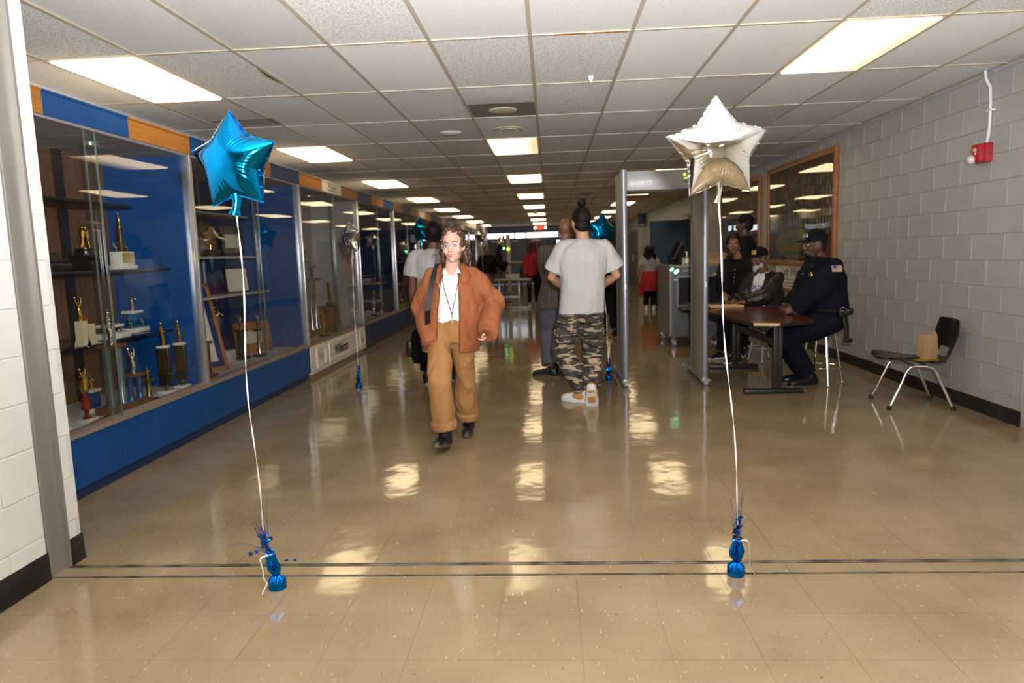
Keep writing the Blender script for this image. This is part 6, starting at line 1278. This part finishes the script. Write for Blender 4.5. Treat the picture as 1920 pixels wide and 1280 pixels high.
# ---------------------------------------------------------------- police officer on the stool
def officer():
    Y = 7.02; J = lambda x, y, d=0: ony(x, y, Y + d); pel = V((2.74, 7.06, ZSEAT + .105)); root = V((2.70, 7.05, 0))
    h = Human('police officer in dark uniform and cap seated with clasped hands', root, pi + .12, 1.78, pel=pel, neck=J(1541, 487, .02), head=J(1527, 459, .0), hyaw=pi + .22, hpitch=.03, wr=(V((2.38, 7.12, ZT + .06)), V((2.40, 6.97, ZT + .055))), elb=((.3, .3, -1), (.2, -.4, -1)), ank=(onz(1492, 716) + V((.10, .06, .09)), onz(1500, 722) + V((.10, .04, .09))), knee=((-1, 0, .6), (-1, 0, .6)), fyaw=(pi + .1, pi + .25), build=1.28, skin='skin_deep', shw=.185, hk=1.06)
    h.body(hands=({'d': (-1, -.35, -.12), 'n': (.1, -1, -.2), 'curl': .75}, {'d': (-1, .35, -.12), 'n': (.1, 1, -.2), 'curl': .75})); h.face('lip_dark', 'hair_black'); k = h.k
    h.hair_cap('hair_black', .0, -.02, .0, fold=.0, front=.02)
    q = MB(); q.ell(h.H(0, .058, -.088), [.036 * k, .034 * k, .030 * k], 12, 8, h.HM); h.add('beard', q, 'hair_black', .006, 1)
    h.trousers('police_navy', r=(.112, .098, .085, .09), hem=.02, wr=(.158, .125), waist=.06); h.top('uniform_shirt', 'police_navy', .034, .05, .084, .082, 1.95, .060, belly=.04, fold=.010, vox=.011)
    cam_cap(h, 'cloth_black', txt='PCS', txtm='white_print'); cl = MB(); N_ = h.neck
    cl.tube([N_ + h.R * (.075 * cos(a)) + h.F * (.072 * sin(a)) + V((0, 0, .012 + .012 * sin(a))) for a in [2 * pi * j / 18 for j in range(19)]], .017, 8, caps=False, flat=.7); part('collar', cl, 'police_navy', h.t)
    # duty belt with pouches, radio and holster (his left side faces us)
    w0 = h.pel + V((0, 0, .055)); bl = MB(); bl.tube([w0 + h.R * (.245 * cos(a)) + h.F * (.205 * sin(a)) for a in [2 * pi * j / 30 for j in range(31)]], .024, 8, caps=False, flat=.35); bo = part('duty_belt', bl, 'leather_black', h.t)
    for a, sz, nm in ((pi + .35, (.05, .05, .07), 'pouch'), (pi + .05, (.05, .06, .09), 'pouch'), (pi + .62, (.04, .05, .06), 'pouch')):
        c = w0 + h.R * (.265 * cos(a)) + h.F * (.222 * sin(a)); part(nm, MB().obox(c, sz, None, .008), 'leather_black', bo); part('snap', MB().ell(c + V((0, -sz[1] * .55, .01)), .006, 8, 6), 'silver_cup', bo)
    c = w0 - h.R * .235 - h.F * .045; part('holster', MB().tube([c + V((0, 0, .02)), c + V((.03, -.005, -.12)), c + V((.045, -.005, -.26))], [.045, .04, .03], 10, flat=.6).box(c + V((-.0, -.03, -.30)), c + V((.09, .0, -.26)), .006), 'leather_black', bo); part('grip', MB().tube([c + V((.02, -.02, .02)), c + V((.085, -.02, .0))], .018, 8), 'shoe_black', bo); part('buckle', MB().ell(c + V((-.02, -.05, .035)), (.018, .008, .018), 12, 8), 'silver_cup', bo)
    # badge, name bar, shoulder flag
    F, R_ = h.F, h.R; ch = h.pel.lerp(N_, .74) + F * .170 - R_ * .10; bd = MB(); bd.ell(ch, (.020, .028, .034), 12, 8); part('badge', bd, 'badge_gold', h.t); part('name_bar', MB().obox(h.pel.lerp(N_, .76) + F * .178 + R_ * .06, (.012, .05, .016)), 'silver_cup', h.t)
    sh = h.sh[-1].lerp(h.el[-1], .22); out = (-R_ + V((0, 0, .25)) - F * .1).normalized(); ux = (-F - out * (-F).dot(out)).normalized(); uz = ux.cross(out) * -1
    M = Matrix(((ux.x, uz.x, out.x, 0), (ux.y, uz.y, out.y, 0), (ux.z, uz.z, out.z, 0), (0, 0, 0, 1))); M = Matrix.Translation(sh + out * .108) @ M
    fl = part('flag_patch', MB().box((-.05, -.03, -.008), (.05, .03, 0)).xf(M), 'flag_white', h.t, 0)
    for j in range(4): part('flag_stripe', MB().box((-.045, -.028 + j * .016, 0), (.045, -.020 + j * .016, .001)).xf(M), 'flag_red', fl, 0)
    part('flag_canton', MB().box((-.045, .0, .0008), (-.003, .028, .0018)).xf(M), 'flag_blue', fl, 0)
    part('mic_cord', MB().tube([N_ + F * .13 - R_ * .07 + V((0, 0, -.03)), N_ + F * .15 - R_ * .09 + V((0, 0, -.08)), N_ + F * .12 - R_ * .12 + V((0, 0, -.04))], .008, 6), 'leather_black', h.t)
    h.shoes('shoe_black', 'shoe_black', L=.31, wdt=.052); return h
mat('flag_white', (.55, .42, .36), .7); mat('flag_red', (.40, .10, .07), .7); mat('flag_blue', (.05, .06, .20), .7)
officer()
# ---------------------------------------------------------------- old man in the leather jacket
def old_man():
    Y = 8.52; J = lambda x, y, d=0: ony(x, y, Y + d); root = V((2.60, 8.52, 0))
    h = Human('white-bearded old man in a black leather jacket and emblem cap, seated', root, pi + .55, 1.72, pel=V((2.62, 8.52, .52 + .105)), neck=J(1434, 512, -.02), head=J(1424, 485, -.08), hyaw=pi + .45, hpitch=-.05, wr=(V((2.20, 8.45, .74)), V((2.26, 8.28, .74))), elb=((.2, .6, -.7), (.5, -.5, -.6)), ank=(V((2.14, 8.74, .09)), V((2.22, 8.42, .09))), knee=((-1, 0, .6), (-1, 0, .6)), fyaw=(pi + .3, pi + .6), build=1.14, skin='skin_umber', shw=.18)
    h.body(hands=({'d': (-1, -.2, -.1), 'n': (0, 0, -1), 'curl': .3}, {'d': (-1, .3, -.1), 'n': (0, 0, -1), 'curl': .3})); h.face('lip_dark', 'hair_grey'); k = h.k
    q = MB(); q.ell(h.H(0, .055, -.092), [.042 * k, .036 * k, .036 * k], 12, 8, h.HM).ell(h.H(0, .075, -.11), [.03 * k, .02 * k, .045 * k], 12, 8, h.HM).ell(h.H(.05, .02, -.07), [.014 * k, .03 * k, .04 * k], 10, 8, h.HM).ell(h.H(-.05, .02, -.07), [.014 * k, .03 * k, .04 * k], 10, 8, h.HM); h.add('beard', q, 'hair_grey', .006, 1, .002, 40, (1, 1, 1))
    h.glasses('zip_dark', False); cam_cap(h, 'cloth_black', patch='cap_yellow')
    h.top('tee_shirt', 'shirt_white', .006, -.02, .05, .05, .25, belly=.05, fold=.004)
    for j, (s_, z) in enumerate((('WILD', .52), ('CATS', .38))): t_ = text_mb(s_, .075, .001, .002); c = h.pel.lerp(h.neck, z + .1) + h.F * (.196 if j else .180); t_.xf(frame_mat(tuple(c), tuple(-h.R * 1.0), tuple(h.up))); part('lettering', t_, 'flag_blue', h.t, 0)
    h.trousers('cloth_black', r=(.105, .085, .078, .082), hem=.03, waist=.04)
    q = MB(); P, N_, u = h.pel, h.neck, h.up; eshell(q, [(P - u * .03, .215, .185, .50), (P + u * .1, .215, .19, .50), (P.lerp(N_, .45), .212, .185, .46), (P.lerp(N_, .74), .210, .155, .42), (P.lerp(N_, .9), .175, .115, .5), (N_ + u * .01, .088, .082, .6)], h.F, .5, .02); h.sleeves(q, .092, .088, 1.9, .066); jk = h.add('leather_jacket', q, 'leather_black', .011, 4, .008, 8)
    for g in (1, -1): part('jacket_collar', MB().tube([N_ + h.R * g * .075 - h.F * .03 + V((0, 0, .02)), N_ + h.R * g * .105 + h.F * .06 + V((0, 0, -.01)), N_ + h.R * g * .10 + h.F * .12 + V((0, 0, -.09))], [.02, .026, .012], 8, flat=.5), 'leather_black', jk)
    part('chest_emblem', MB().ell(P.lerp(N_, .62) + h.F * .155 - h.R * .13, (.012, .012, .016), 10, 6), 'cap_yellow', jk)
    h.shoes('shoe_black', 'sole_white', L=.29); return h
mat('cap_yellow', (.45, .30, .03), .6); old_man()
# ---------------------------------------------------------------- woman in black with glasses at the end of the table
def black_woman():
    Y = 9.0; J = lambda x, y, d=0: ony(x, y, Y + d); root = V((2.36, 9.02, 0))
    h = Human('woman in a black jacket and glasses standing behind the table', root, -HP - .45, 1.60, neck=J(1386, 487), head=J(1375, 459, -.03), pel=V((2.38, 9.04, .88)), hyaw=-HP - .25, wr=(V((2.16, 8.74, .80)), V((2.34, 8.72, .80))), elb=((-1, .5, -.4), (1, .5, -.4)), build=1.12, skin='skin_brown', shw=.175)
    h.body(hands=({'d': (-.2, -1, -.35), 'n': (0, -.2, -1), 'curl': .4}, {'d': (-.3, -1, -.3), 'n': (0, -.2, -1), 'curl': .4})); h.face('lip_dark', 'hair_black'); h.glasses('zip_dark', False); h.hair_cap('hair_black', .012, -.03, .020, front=.066, fold=.006)
    h.top('jacket', 'cloth_black', .026, -.15, .09, .088, 1.93, .062, fold=.007); h.trousers('cloth_black'); h.shoes('shoe_black', 'sole_white')
    for z in (.2, .35, .5, .65): part('jacket_button', MB().ell(h.pel.lerp(h.neck, z) + h.F * .150 + h.R * .01, .008, 8, 6), 'silver_cup', h.t)
    part('ear_ring', MB().ell(h.H(-.082, .0, -.05), (.008, .008, .014), 10, 6), 'silver_cup', h.t); part('face_mask', MB().ell(h.pel.lerp(h.neck, .45) + h.F * .135 + h.R * .12, (.02, .02, .05), 10, 8), 'white_print', h.t, label='white folded mask in her hand'); return h
black_woman()
def simple(label, px_head, px_foot, Y, yaw, H, skin, topm, trm, shoem, solem, hair='hair_black', build=1.0, hem=-.12, frac=1.93, vox=.013, ease=.022, hyaw=None, X=None, wr=None, elb=None, ank=None, legr=(.105, .083, .075, .078), hairkw=None, lean=(0, 0), topname='jacket'):
    c = ony(px_head[0], px_head[1], Y); root = V((c.x if X is None else X, Y, 0)); k = H / 1.7; nk = V((c.x - lean[0] * .2, Y - lean[1] * .2, 1.425 * k)); 
    h = Human(label, root, yaw, H, pel=V((root.x - lean[0], Y - lean[1], .93 * k)), neck=nk, head=V((c.x, Y, 1.585 * k)), hyaw=hyaw, wr=wr, elb=elb, ank=ank, build=build, skin=skin, vox=vox)
    h.body(); h.hair_cap(hair, vox=.012, **(hairkw or {})); h.top(topname, topm, ease, hem, .085, .085, frac, .066, vox=.015); h.trousers(trm, r=legr, vox=.015); h.shoes(shoem, solem); return h
# person in black behind, wearing a knit cap
h = simple('tall person in black and a knit cap turned away behind the table', (1396, 425), None, 9.42, pi - .5, 1.80, 'skin_deep', 'cloth_black', 'cloth_black', 'shoe_black', 'sole_brown', build=1.15)
q = MB(); q.ell(h.H(0, -.015, .05), [.087, .104, .094], 20, 12, h.HM); h.add('knit_cap', q, 'cloth_black', .01, 2)
# student in black with a backpack, half hidden by the blue balloon
h = simple('student in black carrying a backpack beyond the blue balloon', (1138, 449), None, 11.25, HP + .1, 1.70, 'skin_brown', 'cloth_black', 'cloth_black', 'cloth_black', 'sneaker_tan', X=.94, build=1.02)
b = MB(); b.box((-.15, -.30, 1.0), (.17, -.12, 1.42), .05); bp = h.add('backpack', b, 'cloth_black', .014, 4, .012, 6); part('label_patch', MB().box((.06, -.312, 1.08), (.12, -.30, 1.2)), 'white_print', bp); part('shoulder_strap', MB().tube([(.1, -.13, 1.40), (.1, .02, 1.46), (.1, .12, 1.30)], .02, 8, flat=.4), 'strap_black', bp)
# girl with the red jacket tied round her waist
h = simple('girl in a grey top with a red jacket tied round her waist', (1218, 478), None, 16.2, HP - .1, 1.46, 'skin_tan', 'cloth_grey', 'cloth_black', 'sneaker_white', 'sole_white', X=2.30, frac=.7, topname='grey_top', lean=(-.0, 0), wr=(None, V((2.05, 16.35, .80))))
q = MB(); k = h.k
for i in range(40): rr = random.Random(i); a = rr.uniform(0, 2 * pi); z = rr.uniform(-.2, .1); q.ell(h.H((.10 + max(0, -z) * .25) * cos(a), -.03 + .10 * min(0.25, sin(a)), z), [.04, .04, .06], 8, 6)
h.add('long_hair', q, 'hair_black', .014, 2)
q = MB(); etube(q, [(h.pel - V((.03, 0, .34)), .19, .15), (h.pel - V((.01, 0, .12)), .215, .165), (h.pel + V((0, 0, .10)), .165, .125)], h.F); limb(q, [h.pel + V((-.1, -.1, .0)), h.pel + V((-.19, -.08, -.2)), h.pel + V((-.21, -.05, -.42))], [.06, .07, .05]); h.add('tied_jacket', q, 'jacket_red', .014, 4, .014, 7)
# person with the red hood, and the one close behind
h = simple('person in a red hooded jacket walking towards us', (999, 466), None, 18.4, -HP, 1.67, 'skin_deep', 'jacket_red', 'cloth_black', 'sneaker_white', 'sole_white', X=-.46, legr=(.09, .066, .055, .052), build=.86)
q = MB(); q.ell(h.H(0, -.025, .02), [.112, .118, .135], 18, 12, h.HM).ell(h.H(0, -.04, -.1), [.12, .11, .07], 18, 10, h.HM); o = h.add('hood', q, 'jacket_red', .012, 2); bm = bmesh.new(); bm.from_mesh(o.data); inv = h.HM.transposed(); bmesh.ops.delete(bm, geom=[v for v in bm.verts if (lambda q: q.y > .045 and abs(q.x) < .07 and -.11 < q.z < .085)(inv @ (v.co - h.hc) / h.k)], context='VERTS'); bm.to_mesh(o.data); bm.free()
h.face('lip_dark', 'hair_black')
simple('person in black close behind the red hooded one', (1016, 466), None, 19.3, -HP + .2, 1.70, 'skin_deep', 'cloth_black', 'cloth_black', 'cloth_black', 'sole_brown', X=-.2)
# two people at the far table
h = simple('person in dark clothes standing at the far left table end', (912, 468), None, 20.0, -HP + .5, 1.64, 'skin_brown', 'cloth_black', 'cloth_black', 'shoe_black', 'sole_brown', X=-1.88); h.face('lip_dark', 'hair_black')
h = simple('long-haired person in a black coat bending over the far table', (938, 468), None, 19.2, .35, 1.66, 'skin_brown', 'cloth_black', 'skin_brown', 'shoe_black', 'sole_brown', X=-1.62, hem=-.42, hyaw=.95, lean=(.16, 0), wr=(V((-1.2, 18.9, .95)), V((-1.12, 19.2, 1.12))), ease=.04)
q = MB()
for i in range(14): q.ell(h.H(.0, -.06 - .012 * i * .6, .05 - i * .035), [.075, .05, .05], 10, 8, h.HM)
h.add('long_hair', q, 'hair_black', .014, 3)
